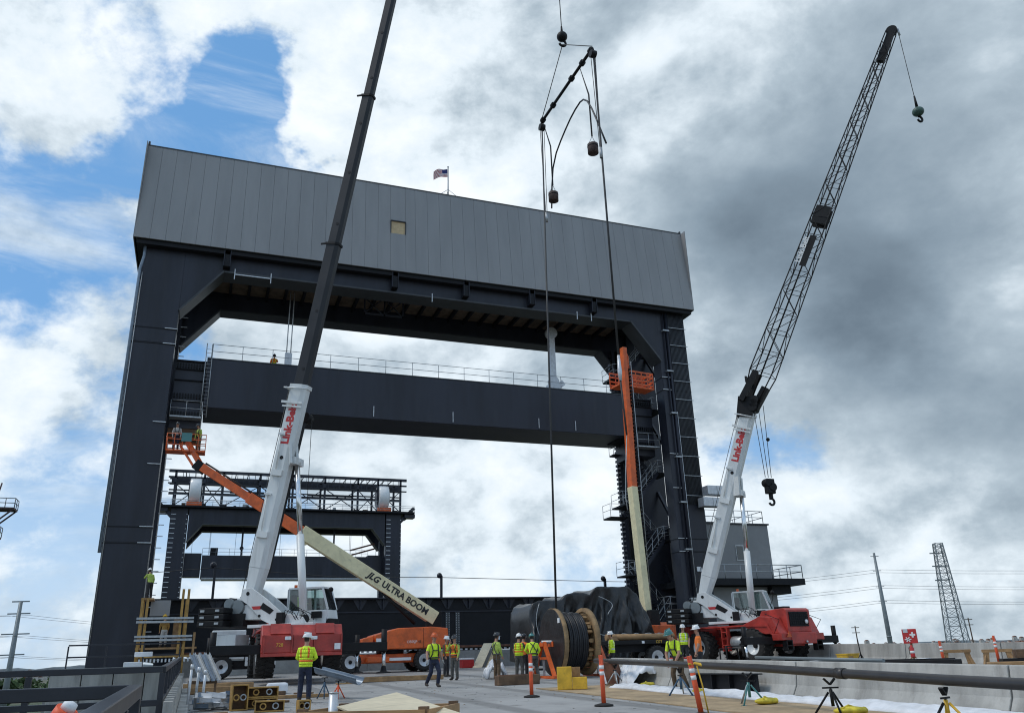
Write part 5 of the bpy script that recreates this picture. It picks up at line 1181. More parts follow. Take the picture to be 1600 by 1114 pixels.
# ------------------------------------------------------------------ rig above the reel
def rig():
    A, B, Zb = V((19.3, 43.0, 37.0)), V((19.5, 35.3, 37.0)), 37.0
    ball = A.lerp(B, .5) + V((0, 0, 3.9))
    t = thing('spreader_rig', 'slim black spreader beam hanging from a hook ball with slings', 'lifting rig')
    MB().tube([A, B], .10, 12).done('spreader_beam', 'black_paint', t)
    for f in (.03, .25, .62, .82, .97):
        p = A.lerp(B, f); d = (B - A).normalized(); MB().tube([p - d * .12, p + d * .12], .19, 12).done('beam_collar', 'black_paint', t)
    MB().tube([ball + V((0, 0, 60)), ball + V((0, 0, .5))], .03, 6).done('hoist_rope', 'steel_rope', t)
    MB().ball(ball + V((0, 0, .25)), .36, 10).done('hook_ball', 'black_paint', t)
    b = MB(); b.tube([ball + V((0, 0, 1.1)), ball + V((0, 0, .5))], [.06, .1], 8); hook(b, ball - V((0, 0, .05)), .24, .08); b.done('hook', 'black_paint', t)
    for P in (A, B):
        MB().tube([ball - V((0, 0, .4)), P + V((0, 0, .15))], .03, 6).done('sling', 'steel_rope', t)
        MB().tube([P - V((.18, 0, .45)), P + V((.18, 0, -.45))], .24, 14).bar(P, P - V((0, 0, .4)), .12).done('end_block', 'black_paint', t)
    la = V((15.15, 35.0, RZ + 1.18))
    # wire rope going down to the reel and the second fall with its socket
    o = MB().tube([A - V((0, 0, .6)), la], .055, 8).done('wire_rope', 'steel_rope'); tag(o, 'black wire rope running down from the spreader to the reel', 'rope')
    Bd = B + V((.05, 0, 0))
    t3 = thing('wire_rope', 'black wire rope fall ending in a pale socket by the right boom lift', 'rope')
    MB().tube([Bd - V((0, 0, .6)), Bd - V((-.0, 0, 21.0))], .06, 8).done('rope', 'steel_rope', t3)
    S = Bd - V((-.0, 0, 21.0)); MB().tube([S + V((0, 0, .9)), S, S - V((0, 0, .5))], [.07, .12, .08], 10).done('socket', 'galv_light', t3)
    MB().tube([S - V((0, 0, .4)), S - V((-.1, 0, 3.4))], .05, 8).done('tail', 'steel_rope', t3); MB().tube([S - V((-.1, 0, 3.4)), S - V((.12, 0, 5.2)), S - V((.25, 0, 6.6)), S - V((.2, 0, 7.2))], .022, 6).done('pilot_line', 'galv', t3)
    for P in (A, B):
        for dx in (-.15, .15): MB().tube([P + V((dx, 0, -.6)), P + V((dx * .3, 0, -7.2))], .022, 5).done('tackle_line', 'steel_rope', t)
        MB().tube([P - V((0, 0, 7.2)), P - V((0, 0, 7.9))], .09, 8).done('tackle_hook', 'galv', t)
    # hose arch and the two hanging weights
    pts = [A.lerp(B, u) + V((.4, 0, dz)) for u, dz in ((0, -6.8), (.03, -5.2), (.07, -4.0), (.15, -3.2), (.25, -2.75), (.35, -2.4), (.45, -2.1), (.55, -1.92), (.64, -1.86), (.70, -2.0), (.76, -2.45), (.82, -3.3), (.88, -4.4), (.94, -5.6), (1, -6.8))]
    MB().tube(pts, .055, 8).done('hose_arch', 'boom_black', t)
    for f, L_, nm in ((.02, 3.6, 1), (.77, 3.6, 2)):
        P = A.lerp(B, f) + V((.5, 0, -2.0)); MB().tube([A.lerp(B, f), P, P - V((0, 0, L_ - .5))], [.02, .05, .05], 6).done('weight_sling', 'steel_rope', t)
        w = thing('rig_weight', 'dark cylinder weight hanging from the ' + ('left' if nm == 1 else 'right') + ' end of the spreader', 'weight', P - V((0, 0, L_)), 0, 'weights below the spreader')
        MB().lathe([(.28, -.75), (.33, -.72), (.33, -.1), (.28, -.06)], 20).done('drum', 'weight_rust', w); MB().lathe([(.34, -.3), (.34, -.22)], 20).done('band', 'black_paint', w)
        for s in (-1, 1): MB().tube([(s * .25, 0, -.08), (0, 0, .5)], .02, 5).done('bail', 'galv', w)
rig()
# ------------------------------------------------------------------ people
def person(label, loc, rz, shirt, pants, hat=None, vest=None, harness=None, arms=None, legs=None, lean=0.0, turn=0.0, sleeve='long', glove=False, scale=1.0, vis=False, seated=False, head_dip=0.0):
    """facing local +y. arms: {'L': (elbow, wrist), 'R': ...} and legs: {'L': (knee, ankle), ...} in local metres"""
    t = thing('person', label, 'person', loc, rz, 'site workers'); t.scale = (scale,) * 3
    A = {'L': ((-.25, .03, 1.16), (-.23, .12, .93)), 'R': ((.25, .03, 1.16), (.23, .12, .93))}
    if arms: A.update(arms)
    Lg = {'L': ((-.12, .03, .50), (-.13, 0, .09)), 'R': ((.12, .03, .50), (.13, 0, .09))}
    if legs: Lg.update(legs)
    hip = V((0, 0, .94))
    def ln(p):                                   # lean of everything above the hips
        p = V(p); q = p - hip; q = Matrix.Rotation(-lean, 3, 'X') @ q; return hip + q
    segs = []                                    # (points, radii, squash, material key)
    b = MB()
    def loft(rings):
        vs = []; n = 14
        for (c, rx, ry) in rings:
            for j in range(n):
                a = 2 * math.pi * j / n; vs.append(ln(V(c) + V((rx * math.cos(a), ry * math.sin(a), 0))))
        k = len(rings); fs = [tuple(range(n))[::-1], tuple(range((k - 1) * n, k * n))]
        for i in range(k - 1):
            for j in range(n): fs.append((i * n + j, i * n + (j + 1) % n, (i + 1) * n + (j + 1) % n, (i + 1) * n + j))
        b.add(vs, fs)
    loft([((0, 0, .80), .12, .10), ((0, -.01, .90), .175, .125), ((0, 0, 1.0), .165, .115), ((0, .005, 1.12), .16, .11), ((0, .01, 1.27), .185, .12), ((0, 0, 1.39), .195, .11), ((0, -.01, 1.46), .13, .085), ((0, -.005, 1.50), .062, .062), ((0, .01, 1.60), .058, .06)])
    hc = V((0, .03, 1.665 - head_dip * .5)) + V((0, head_dip, 0))
    for (dz, rx, ry, dy) in ((0, .076, .096, 0),): b.lathe([(.02, -.118), (.05, -.105), (.066, -.06), (.074, 0), (.076, .05), (.066, .09), (.04, .115), (.01, .122)], 16, 0, Matrix.Translation(ln(hc)) @ Matrix.Rotation(turn, 4, 'Z') @ Matrix.Rotation(-lean * .5, 4, 'X') @ Matrix.Diagonal((1, 1.26, 1, 1)))
    hm = Matrix.Translation(ln(hc)) @ Matrix.Rotation(turn, 4, 'Z') @ Matrix.Rotation(-lean * .5, 4, 'X')
    b.tube([hm @ V((0, .082, .02)), hm @ V((0, .112, -.02)), hm @ V((0, .088, -.03))], [.012, .017, .012], 6)
    for s in (-1, 1): b.ball(hm @ V((s * .078, 0, -.005)), .024, 5, 0, (.5, .8, 1.2))
    joints = {}
    for k, sx in (('L', -1), ('R', 1)):
        sh = ln((sx * .185, 0, 1.405)); e, w = (V(p) for p in A[k]); e, w = ln(e), ln(w)
        b.tube([ln((sx * .12, 0, 1.40)), sh, sh.lerp(e, .5), e, e.lerp(w, .45), w], [.064, .07, .061, .052, .048, .033], 10)
        d = (w - e).normalized(); b.tube([w, w + d * .05, w + d * .09], [.030, .042, .036], 8)
        kn, an = V(Lg[k][0]), V(Lg[k][1]); hp = V((sx * .085, 0, .90))
        b.tube([hp + V((0, 0, .04)), hp, hp.lerp(kn, .5), kn, kn.lerp(an, .35), kn.lerp(an, .8), an], [.085, .104, .092, .078, .078, .068, .062], 10)
        fd = V((sx * .12, 1, 0)).normalized(); b.tube([an + V((0, 0, .02)) - fd * .05, an + fd * .02 - V((0, 0, .03)), an + fd * .13 - V((0, 0, .045)), an + fd * .19 - V((0, 0, .05))], [.05, .056, .046, .03], 8)
        joints[k] = (sh, e, w, hp, kn, an, d, fd)
    me = b.mesh('body', 'skin'); tmp = bpy.data.objects.new('tmp', me); col.objects.link(tmp)
    rm = tmp.modifiers.new('r', 'REMESH'); rm.mode = 'VOXEL'; rm.voxel_size = .019; rm.use_smooth_shade = True
    sm = tmp.modifiers.new('s', 'SMOOTH'); sm.factor = .5; sm.iterations = 3
    dg = bpy.context.evaluated_depsgraph_get(); body = bpy.data.meshes.new_from_object(tmp.evaluated_get(dg)); bpy.data.objects.remove(tmp)
    names = [shirt, pants, 'skin', 'boot', 'glove' if glove else 'skin', 'hair']
    body.materials.clear()
    for n_ in names: body.materials.append(MAT[n_])
    hl = ln(hc)
    def dseg(p, a, c):
        ac = c - a; f = max(0, min(1, (p - a).dot(ac) / max(1e-9, ac.length_squared))); return (p - a - ac * f).length, f
    nk = ln((0, 0, 1.49))
    idx = []
    for f in body.polygons:
        p = f.center; best = ('T', dseg(p, hip + V((0, 0, .06)), ln((0, 0, 1.38)))[0] - .13, 0)
        for k, (sh, e, w, hp, kn, an, d, fd) in joints.items():
            for nm, a, c, r in (('U', sh, e, .055), ('F', e, w, .045), ('H', w, w + d * .1, .04), ('G', hp, kn, .08), ('C', kn, an, .058), ('B', an - V((0, 0, .03)), an + fd * .18 - V((0, 0, .05)), .045)):
                q, ff = dseg(p, a, c)
                if q - r < best[1]: best = (nm, q - r, ff)
        q, ff = dseg(p, nk, hl + V((0, 0, .05)))
        if q - .08 < best[1]: best = ('N', q - .08, ff)
        nm, _, ff = best
        m = {'T': 0, 'U': 0, 'F': 0, 'H': 4, 'G': 1, 'C': 1, 'B': 3, 'N': 2}[nm]
        if nm == 'T' and p.z < .96 and not seated: m = 1
        if nm == 'F' and sleeve == 'short': m = 2
        if nm == 'U' and sleeve == 'short' and ff > .75: m = 2
        if nm == 'N':
            lp = hm.inverted() @ p
            if lp.y < .0 and lp.z > -.06: m = 5
            if lp.z > .085: m = 5
        if nm == 'C' and ff > .86: m = 3
        idx.append(m)
    body.polygons.foreach_set('material_index', idx); body.polygons.foreach_set('use_smooth', [True] * len(idx))
    # fingers and thumbs rooted in the palms
    fb = MB()
    for k, (sh, e, w, hp, kn, an, d, fd) in joints.items():
        sgn = -1 if k == 'L' else 1; side = d.cross(V((1, 0, 0))); side = side.normalized() if side.length > .1 else V((0, 1, 0)); cur = d.cross(side).normalized() * sgn
        for q, ln_ in enumerate((.065, .075, .07, .055)):
            r0 = w + d * .085 + side * (q - 1.5) * .019; fb.tube([r0, r0 + d * ln_ * .5 - cur * .012, r0 + d * ln_ * .85 - cur * .035], [.0105, .0095, .008], 5)
        r0 = w + d * .03 + side * .034; fb.tube([r0, r0 + side * .03 + d * .03, r0 + side * .034 + d * .062], [.012, .011, .009], 5)
    bm = bmesh.new(); bm.from_mesh(body); fm = fb.mesh('f', 'skin'); nb = len(bm.faces); bm.from_mesh(fm); bm.faces.ensure_lookup_table()
    for f in bm.faces[nb:]: f.material_index = 4
    for s in (-1, 1):                       # eyes and mouth as small dark insets
        r = bmesh.ops.create_uvsphere(bm, u_segments=8, v_segments=6, radius=.011, matrix=hm @ Matrix.Translation((s * .03, .083, .022)))
        for v in r['verts']:
            for f in v.link_faces: f.material_index = 5
    r = bmesh.ops.create_uvsphere(bm, u_segments=8, v_segments=6, radius=.012, matrix=hm @ Matrix.Translation((0, .083, -.058)) @ Matrix.Diagonal((2.0, .6, .35, 1)))
    for v in r['verts']:
        for f in v.link_faces: f.material_index = 5
    bm.to_mesh(body); bm.free()
    bo = bpy.data.objects.new('body', body); col.objects.link(bo); bo.parent = t
    if hat:
        h = MB(); H = hm @ Matrix.Rotation(R(-6), 4, 'X')
        h.lathe([(.118, .052), (.116, .075), (.108, .12), (.085, .16), (.045, .182), (.005, .188)], 22, 0, H @ Matrix.Diagonal((1, 1.2, 1, 1)))
        h.lathe([(.119, .048), (.137, .046), (.137, .054), (.119, .062)], 22, 0, H @ Matrix.Diagonal((1, 1.22, 1, 1)))
        h.M = H; h.prism([(-.1, .10), (.1, .10), (.075, .19), (-.075, .19)], 'z', .044, .053); h.box(-.012, .012, -.13, .13, .165, .196); h.M = None
        ho = h.done('hard_hat', hat, t)
        if vis:
            v = MB(); v.M = hm; v.lathe([(.13, -.10), (.135, .04)], 20); v.f = [f for f in v.f if len(f) == 4]; v.mi = v.mi[:len(v.f)]; v.sm = v.sm[:len(v.f)]
            keep = [f for f in v.f if sum((hm.inverted() @ V(v.v[i])).y for i in f) / 4 > .03]; v.f = keep; v.mi = [0] * len(keep); v.sm = [True] * len(keep); v.done('face_shield', 'cab_glass', ho)
    if vest:
        vb = MB(); n = 22; rings = []
        prof = [(.93, .190, .142), (1.0, .186, .138), (1.06, .184, .134), (1.12, .183, .132), (1.17, .188, .134), (1.27, .205, .142), (1.38, .210, .132), (1.445, .150, .105)]
        vs = []
        for (z, rx, ry) in prof:
            for j in range(n):
                a = 2 * math.pi * j / n; vs.append(ln((rx * math.cos(a), ry * math.sin(a) + .003, z)))
        for i in range(len(prof) - 1):
            for j in range(n):
                a = 2 * math.pi * (j + .5) / n; st = 0
                if i in (2, ): st = 1
                if i >= 4 and abs(abs(math.cos(a)) - .55) < .14: st = 1
                if abs(math.cos(a)) > .93 and 5 <= i <= 6: continue
                vb.add([vs[i * n + j], vs[i * n + (j + 1) % n], vs[(i + 1) * n + (j + 1) % n], vs[(i + 1) * n + j]], [(0, 1, 2, 3)], st, True)
        vo = vb.done('vest', [vest[0], vest[1]], t); vo.modifiers.new('s', 'SOLIDIFY').thickness = .01
    if harness:
        hb = MB(); w = .02
        off = .012
        for s in (-1, 1):
            hb.tube([ln((s * .16, -.02, .97)), ln((s * .12, .135, 1.12)), ln((s * .11, .145, 1.27)), ln((s * .13, .09, 1.42)), ln((s * .11, 0, 1.475)), ln((s * .08, -.09, 1.42)), ln((-s * .02, -.145, 1.28)), ln((-s * .12, -.14, 1.1)), ln((-s * .16, -.05, .97))], w, 6)
            hb.tube([V((s * .19, .0, .80)), V((s * .08, .115, .80)), V((0.01 * s, .02, .82)), V((s * .09, -.115, .80)), V((s * .19, 0, .80))], w, 6)
        hb.tube([ln((.19 * math.cos(a), .145 * math.sin(a), 1.0)) for a in [2 * math.pi * k / 16 for k in range(16)]], .028, 6, closed=True)
        hb.tube([ln((-.1, .15, 1.24)), ln((.1, .15, 1.24))], .018, 6); hb.tube([ln((.16, -.1, .98)), ln((.22, -.16, .8)), ln((.2, -.12, .6)), ln((.16, -.13, .9))], .014, 5)
        hb.done('harness', harness, t)
    return t
def at(x, y, dz=0.0): return (x, y, deck(y) + .006 + dz)
PI = math.pi
HV = ('hivis', 'reflective')
person('man in white hard hat and yellow vest facing away toward the left crane', at(3.12, 25.7), R(-25), 'hivis', 'navy_cloth', 'hat_white', ('hivis', 'vest_orange'), arms={'R': ((.28, .06, 1.17), (.12, .22, 1.10)), 'L': ((-.27, .04, 1.17), (-.14, .2, 1.06))}, turn=R(-30), scale=1.03)
person('man in bright yellow shirt and jeans walking toward the camera', at(8.35, 30.8), PI + R(12), 'hivis', 'navy_cloth', 'orange_paint', None, 'lettering_black', arms={'L': ((-.29, -.05, 1.17), (-.33, .02, .93)), 'R': ((.29, .02, 1.17), (.32, .12, .94))}, legs={'L': ((-.1, .22, .52), (-.09, .12, .10)), 'R': ((.11, -.02, .50), (.12, -.36, .13))}, sleeve='short', glove=True, scale=1.02)
person('man in orange vest and harness raising a hand to his mouth', at(10.75, 36.2), PI - R(50), 'hivis_dark', 'grey_cloth', 'hat_black', ('vest_orange', 'hivis'), 'lettering_black', arms={'R': ((.3, .12, 1.22), (.1, .22, 1.50))}, scale=1.0)
person('man in white hard hat half hidden behind the orange vest man', at(11.5, 40.2), PI + R(40), 'brown_cloth', 'dark_cloth', 'hat_white', ('vest_orange', 'hivis'), None, arms={'L': ((-.3, .14, 1.24), (-.1, .2, 1.5))})
person('standing man in brown trousers and dark helmet with face shield', at(12.05, 34.4), R(-75), 'hivis_dark', 'brown_cloth', 'hat_black', None, 'grey_cloth', vis=True, scale=1.03)
person('man in yellow vest and grey shirt standing left of the reel', at(13.3, 35.0), R(-40), 'grey_cloth', 'grey_cloth', 'hat_white', ('hivis', 'vest_orange'), None, arms={'R': ((.26, .14, 1.2), (.08, .3, 1.26))}, turn=R(40), sleeve='short')
person('man mostly hidden behind others at the reel wearing a dark helmet', at(13.75, 35.6), R(-60), 'vest_orange', 'dark_cloth', 'hat_black')
person('man in lime long sleeve shirt with dark harness bending to the reel', at(13.0, 32.6), R(-12), 'hivis', 'grey_cloth', 'hat_green', None, 'lettering_black', arms={'R': ((.3, .12, 1.2), (.2, .32, 1.02)), 'L': ((-.28, .16, 1.2), (-.1, .36, 1.1))}, legs={'R': ((.16, .18, .52), (.2, -.02, .09)), 'L': ((-.14, .02, .50), (-.2, -.12, .09))}, lean=R(14), scale=1.0)
person('man in white hard hat and yellow jacket right of the cable reel', at(17.6, 34.6), R(60), 'hivis', 'dark_cloth', 'hat_white', ('hivis', 'reflective'), None, arms={'R': ((.32, -.02, 1.2), (.2, .1, 1.05))}, turn=R(30), scale=1.0)
person('man in white hard hat and open yellow vest by the red crane tyre', at(21.6, 35.0, .25), PI - R(35), 'grey_cloth', 'dark_cloth', 'hat_white', ('hivis', 'reflective'), None, sleeve='short')
person('man in lime shirt and teal helmet leaning over the long pipe', at(14.0, 23.1), PI - R(70), 'hivis', 'brown_cloth', 'hat_green', None, 'lettering_black', arms={'R': ((.26, .18, 1.12), (.16, .34, .92)), 'L': ((-.26, .2, 1.14), (-.14, .36, .95))}, legs={'L': ((-.17, .12, .49), (-.26, .0, .09)), 'R': ((.17, .1, .49), (.26, -.06, .09))}, lean=R(24), sleeve='short', head_dip=.03)
person('man in orange shirt and white hard hat seen from behind the barrier', at(17.2, 26.9), R(62), 'vest_orange', 'dark_cloth', 'hat_white', None, None, arms={'R': ((.34, -.04, 1.2), (.22, .06, 1.0))}, turn=R(35), sleeve='short', scale=1.04)
person('worker in orange jacket standing on the near counterweight', (3.75, 60.4, 22.69), 0, 'vest_orange', 'dark_cloth', 'hat_black', ('vest_orange', 'hivis'), None, arms={'R': ((.28, .2, 1.3), (.12, .4, 1.4))})
person('left worker with harness in the raised basket at the tower leg', BASKET + V((-.62, 0, .006)), PI, 'glove', 'navy_cloth', 'hat_black', None, 'lettering_black', lean=R(12))
person('right worker in yellow jacket in the raised basket under the counterweight', BASKET + V((.72, .05, .006)), PI - R(50), 'hivis_dark', 'brown_cloth', 'hat_black', None, 'lettering_black', lean=R(10))
person('worker in yellow jacket and pale trousers inside the yellow formwork', (-1.65, 53.9, 3.41), R(20), 'yellow_steel', 'glove', 'yellow_paint', None, None, lean=R(10))
person('worker in lime jacket perched on top of the formwork against the leg', (-2.75, 54.6, 6.16), R(30), 'hivis_dark', 'dark_cloth', 'hat_white', None, None, lean=R(16), arms={'L': ((-.25, .2, 1.3), (-.1, .4, 1.4))})
o = person('crane operator in lime jacket seated inside the left crane cab', (0, 0, 0), 0, 'hivis', 'dark_cloth', None, None, None, legs={'L': ((-.12, .42, .92), (-.12, .46, .52)), 'R': ((.12, .42, .92), (.12, .46, .52))}, arms={'L': ((-.26, .12, 1.15), (-.18, .36, 1.14)), 'R': ((.26, .12, 1.15), (.18, .36, 1.14))}, seated=True)
LCM = Matrix.Translation(LC_LOC) @ Matrix.Rotation(math.atan2(-ux[0], ux[1]), 4, 'Z')
o.location = LCM @ V((-1.1, -.36, 2.20)); o.rotation_euler = (0, 0, math.atan2(-ux[0], ux[1]))
# ------------------------------------------------------------------ black steel railings on the left
def fence_run(t, pts, h, levels, s=.105, posts=True, step=2.2):
    pts = [V(p) for p in pts]
    for i in range(len(pts) - 1):
        p, q = pts[i], pts[i + 1]
        for lv in levels: MB().bar(p + V((0, 0, h * lv - s / 2)), q + V((0, 0, h * lv - s / 2)), s, s).done('rail', 'rail_paint', t, bevel=.008)
        n = max(1, round((q - p).length / step))
        for k in range(n + 1):
            if i > 0 and k == 0: continue
            c = p.lerp(q, k / n); MB().box(c.x - s * .48, c.x + s * .48, c.y - s * .48, c.y + s * .48, c.z, c.z + h - s - .003).done('post', 'rail_paint', t, bevel=.008)
def gd(x, y): return (x, y, deck(y))
t = thing('steel_railing', 'black square tube railing running off along the left deck edge', 'railing')
fence_run(t, [(-9, 17, deck(17)), (-.47, 17, deck(17)), gd(-.47, 41)], 1.24, (1.0, .55), step=2.3)
t = thing('steel_railing', 'nearest black square tube railing with diagonal top rail at bottom left', 'railing')
fence_run(t, [(-7, 8, deck(8)), (-.42, 8, deck(8)), gd(-.42, 3.5)], 1.24, (1.0, .58), step=1.35)
t = thing('steel_railing', 'thin black railing on the concrete abutment at the leg foot', 'railing')
fence_run(t, [(-5.7, 47, 2.36), (-.6, 47, 2.36)], 1.1, (1.0, .5), s=.07, step=1.7)
o = thing('abutment', 'pale concrete abutment blocks below the left tower leg', 'abutment', (0, 46.0, 0))
for k in range(4): MB().box(-6.2 + k * 1.38, -4.86 + k * 1.38, 0, 8, -13, 2.3).done('block', 'concrete_pale', o, bevel=.03)
MB().box(-6.4, -.65, -.12, 8.2, 2.3, 2.36).done('coping', 'concrete', o)
for k, (x, z) in enumerate(((-2.2, 2.9), (-2.6, 2.45))): tag(MB().cbox((x, 45.4 - k * .5, z), .8, .4, .22).done('white_box', 'white_plastic', None, bevel=.02), ('upper small' if k == 0 else 'lower larger') + ' white box standing by the foot of the left leg', 'box')
o = MB().box(-30, -.8, 18.5, 30, -1.0, -.9).done('lower_roadway', 'concrete'); struct(o)
t = thing('traffic_drum', 'tilted orange and white traffic drum beyond the left railing', 'traffic drum', (-1.62, 12.0, deck(12) + .35)); t.rotation_euler = (R(15), R(28), 0)
for k in range(4): MB().lathe([(.19 - .015 * k, .15 * k), (.18 - .015 * k, .15 * k + .15)], 20).done('band', 'safety_orange' if k % 2 == 1 else 'white_plastic', t)
MB().lathe([(.09, .6), (.08, .68), (.02, .7)], 16).done('handle', 'white_plastic', t)
tag(MB().box(-1.9, -1.2, 11.6, 12.4, .0, deck(12) + .2).done('drum_ledge', 'concrete'), 'concrete ledge under the tilted traffic drum', 'ledge')
# notched form board along the deck edge
b = MB(); y0, y1, n = 15.0, 34.0, 24
prof = [(y0, deck(y0) + .01)]
for k in range(n):
    ya = y0 + (y1 - y0) * k / n; yb = y0 + (y1 - y0) * (k + 1) / n; m_ = ya + (yb - ya) * .5; hh = .72
    prof += [(ya, deck(ya) + hh), (m_, deck(ya) + hh), (m_ + .01, deck(ya) + hh - .13), (yb - .01, deck(ya) + hh - .13)]
prof.append((y1, deck(y1) + .01))
t = thing('notched_form', 'pale notched concrete form strip running beside the left railing', 'form strip')
for k in range(n):
    ya = y0 + (y1 - y0) * k / n; yb = y0 + (y1 - y0) * (k + 1) / n; m_ = ya + (yb - ya) * .5; z = deck(ya)
    MB().prism([(ya, z + .01), (yb, deck(yb) + .01), (yb, z + .58), (m_, z + .58), (m_, z + .74), (ya, z + .74)], 'x', -.36, -.22).done('notched_block', 'concrete_pale', t)
MB().prism([(y0, deck(y0) + .006), (y1, deck(y1) + .006), (y1, deck(y1) + .2), (y0, deck(y0) + .2)], 'x', -.21, .02).done('kerb', 'concrete_pale', t)
# bright steel studs leaning at the deck edge, steel channel stack
for k, (x, y, l, m) in enumerate(((.0, 24.0, 'front', 'galv_light'), (.18, 24.4, 'middle', 'galv'), (.36, 24.8, 'rear', 'galv_light'))):
    t = thing('steel_stud', f'upright bright steel stud by the left deck edge, {l} one', 'stud', at(x, y), R(10 * k), 'upright steel studs'); hgt = 1.15 - .08 * k
    MB().tube([(0, 0, 0), (.03, 0, hgt)], .035, 10).done('shaft', m, t); MB().tube([(.03, 0, hgt - .12), (.03, 0, hgt)], .042, 10).done('collar', 'galv_light', t); MB().box(-.1, .1, -.1, .1, 0, .03).done('base', 'galv', t)
for k in range(4):
    p, q = V((-.02 + k * .17, 31.0 + .1 * k, deck(31) + 1.35)), V((.38 + k * .17, 29.6 + .1 * k, deck(30) + .55))
    b = MB(); b.bar(p, q, .13, .02); b.bar(p + V((-.06, 0, .04)), q + V((-.06, 0, .04)), .015, .09); b.bar(p + V((.06, 0, .04)), q + V((.06, 0, .04)), .015, .09)
    tag(b.done('steel_channel', 'galv' if k % 2 else 'blue_grey'), f'leaning bright steel channel at the deck edge, number {("one", "two", "three", "four")[k]} from the left', 'channel', 'leaning steel channels')
t = thing('channel_trestle', 'low timber trestle propping up the leaning steel channels', 'trestle', at(.35, 30.5))
MB().box(-.4, .5, -.5, -.4, .45, .55).done('beam', 'timber_dark', t)
for x in (-.35, .45):
    MB().bar((x, -.6, 0), (x, -.45, .5), .07).done('leg', 'timber_dark', t); MB().bar((x, -.2, 0), (x, -.43, .5), .07).done('leg', 'timber_dark', t)
# heap of galvanised angle offcuts
rnd = random.Random(11)
for k in range(18):
    x, y, z = .45 + rnd.uniform(-.15, .85), 24.7 + rnd.uniform(-.6, .6), deck(24.7) + .06 + (k // 6) * .13; a = rnd.uniform(-.9, .9); L_ = rnd.uniform(.35, .7); d = V((math.cos(a), math.sin(a), rnd.uniform(-.12, .12))) * L_ / 2
    b = MB(); c = V((x, y, z)); b.bar(c - d, c + d, .16, .012, up=V((rnd.uniform(-.5, .5), rnd.uniform(-.5, .5), 1))); b.bar(c - d + V((0, 0, .05)), c + d + V((0, 0, .05)), .012, .13)
    tag(b.done('angle_offcut', rnd.choice(['galv', 'galv_light', 'galv_light', 'white_plastic', 'blue_grey'])), 'galvanised steel angle offcut in the heap left of the yellow brackets', 'offcut', 'heap of angle offcuts')
# yellow steel brackets and timber pads by the left crane
def ybox(x, y, rz, sx, sy, sz, label, z=0.0):
    t = thing('yellow_bracket', label, 'bracket', at(x, y, z), rz, 'yellow steel brackets')
    for q in (0, sz - .03): MB().box(-sx / 2, sx / 2, -sy / 2, sy / 2, q, q + .03).done('plate', 'yellow_steel', t)
    for q in (-sx / 2, sx / 2 - .03): MB().box(q, q + .03, -sy / 2, sy / 2, .03, sz - .03).done('end_plate', 'yellow_steel', t)
    MB().box(-sx / 2 + .03, sx / 2 - .03, sy / 2 - .03, sy / 2 - .01, .03, sz - .03).done('web', 'timber_dark', t)
    for q in (-.22, .2): MB().tube([(q * sx + math.cos(a_) * min(sz, .26) * .26, -sy / 2 + .03, sz / 2 + math.sin(a_) * min(sz, .26) * .26) for a_ in [2 * PI * i_ / 16 for i_ in range(16)]], .02, 6, closed=True).done('ring', 'galv' if q > 0 else 'yellow_steel', t)
ybox(1.25, 23.9, .1, .42, .35, .62, 'upright yellow steel bracket left of the bracket stack'); ybox(1.85, 24.3, 0, .8, .4, .26, 'yellow steel bracket at the bottom rear of the stack'); ybox(1.85, 24.3, .05, .8, .4, .26, 'yellow steel bracket on top of the stack', .27); ybox(1.95, 22.9, -.1, .72, .3, .26, 'yellow steel bracket lying in front of the stack'); ybox(2.72, 22.4, .1, .3, .3, .26, 'small yellow steel block at the feet of the white hat man')
def timber(x, y, rz, L_, w, h, label, z=0.0, m='timber', grp='timber cribbing'):
    o = MB().box(-L_ / 2, L_ / 2, -w / 2, w / 2, 0, h).done('timber', m, None, bevel=.015); o.location = at(x, y, z); o.rotation_euler = (0, 0, rz); return tag(o, label, 'timber', grp)
lc = LC_LOC
fl, fr = (lc[0] - 3.63, 41.5 - 3.35), (lc[0] + 3.63, 41.5 - 3.35)
timber(fl[0] + .2, fl[1] - .25, 0, 2.4, .3, .2, 'front timber pad under the left outrigger of the left crane'); timber(fl[0] + .1, fl[1] + .15, 0, 2.2, .3, .2, 'rear timber pad under the left outrigger of the left crane')
timber(fl[0] + .7, fl[1] - 1.6, .1, 1.9, .35, .24, 'loose brown timber lying before the left outrigger'); timber(.9, 33.6, .1, 1.8, .35, .22, 'loose short brown timber beside the form strip'); timber(.9, 27.2, -.1, 1.3, .4, .2, 'loose timber baulk behind the offcut heap')
timber(fr[0] + .55, fr[1] - .3, .02, 4.2, .3, .2, 'long front timber pad under the right outrigger of the left crane'); timber(fr[0] - .3, fr[1] + .15, .02, 2.6, .3, .2, 'rear timber pad under the right outrigger of the left crane')
timber(3.2, 28.3, -.1, 2.1, .12, .1, 'thin plank on the deck behind the white hat man'); timber(2.6, 30.2, .1, .9, .25, .14, 'dark timber scrap near the white hat man', m='timber_dark')
o = MB().box(-.35, .35, -.3, .3, 0, .35).done('white_bucket_bag', 'tarp_white', None, bevel=.08); o.location = at(2.9, 31.6); tag(o, 'white bag standing on the deck left of the white hat man', 'bag')
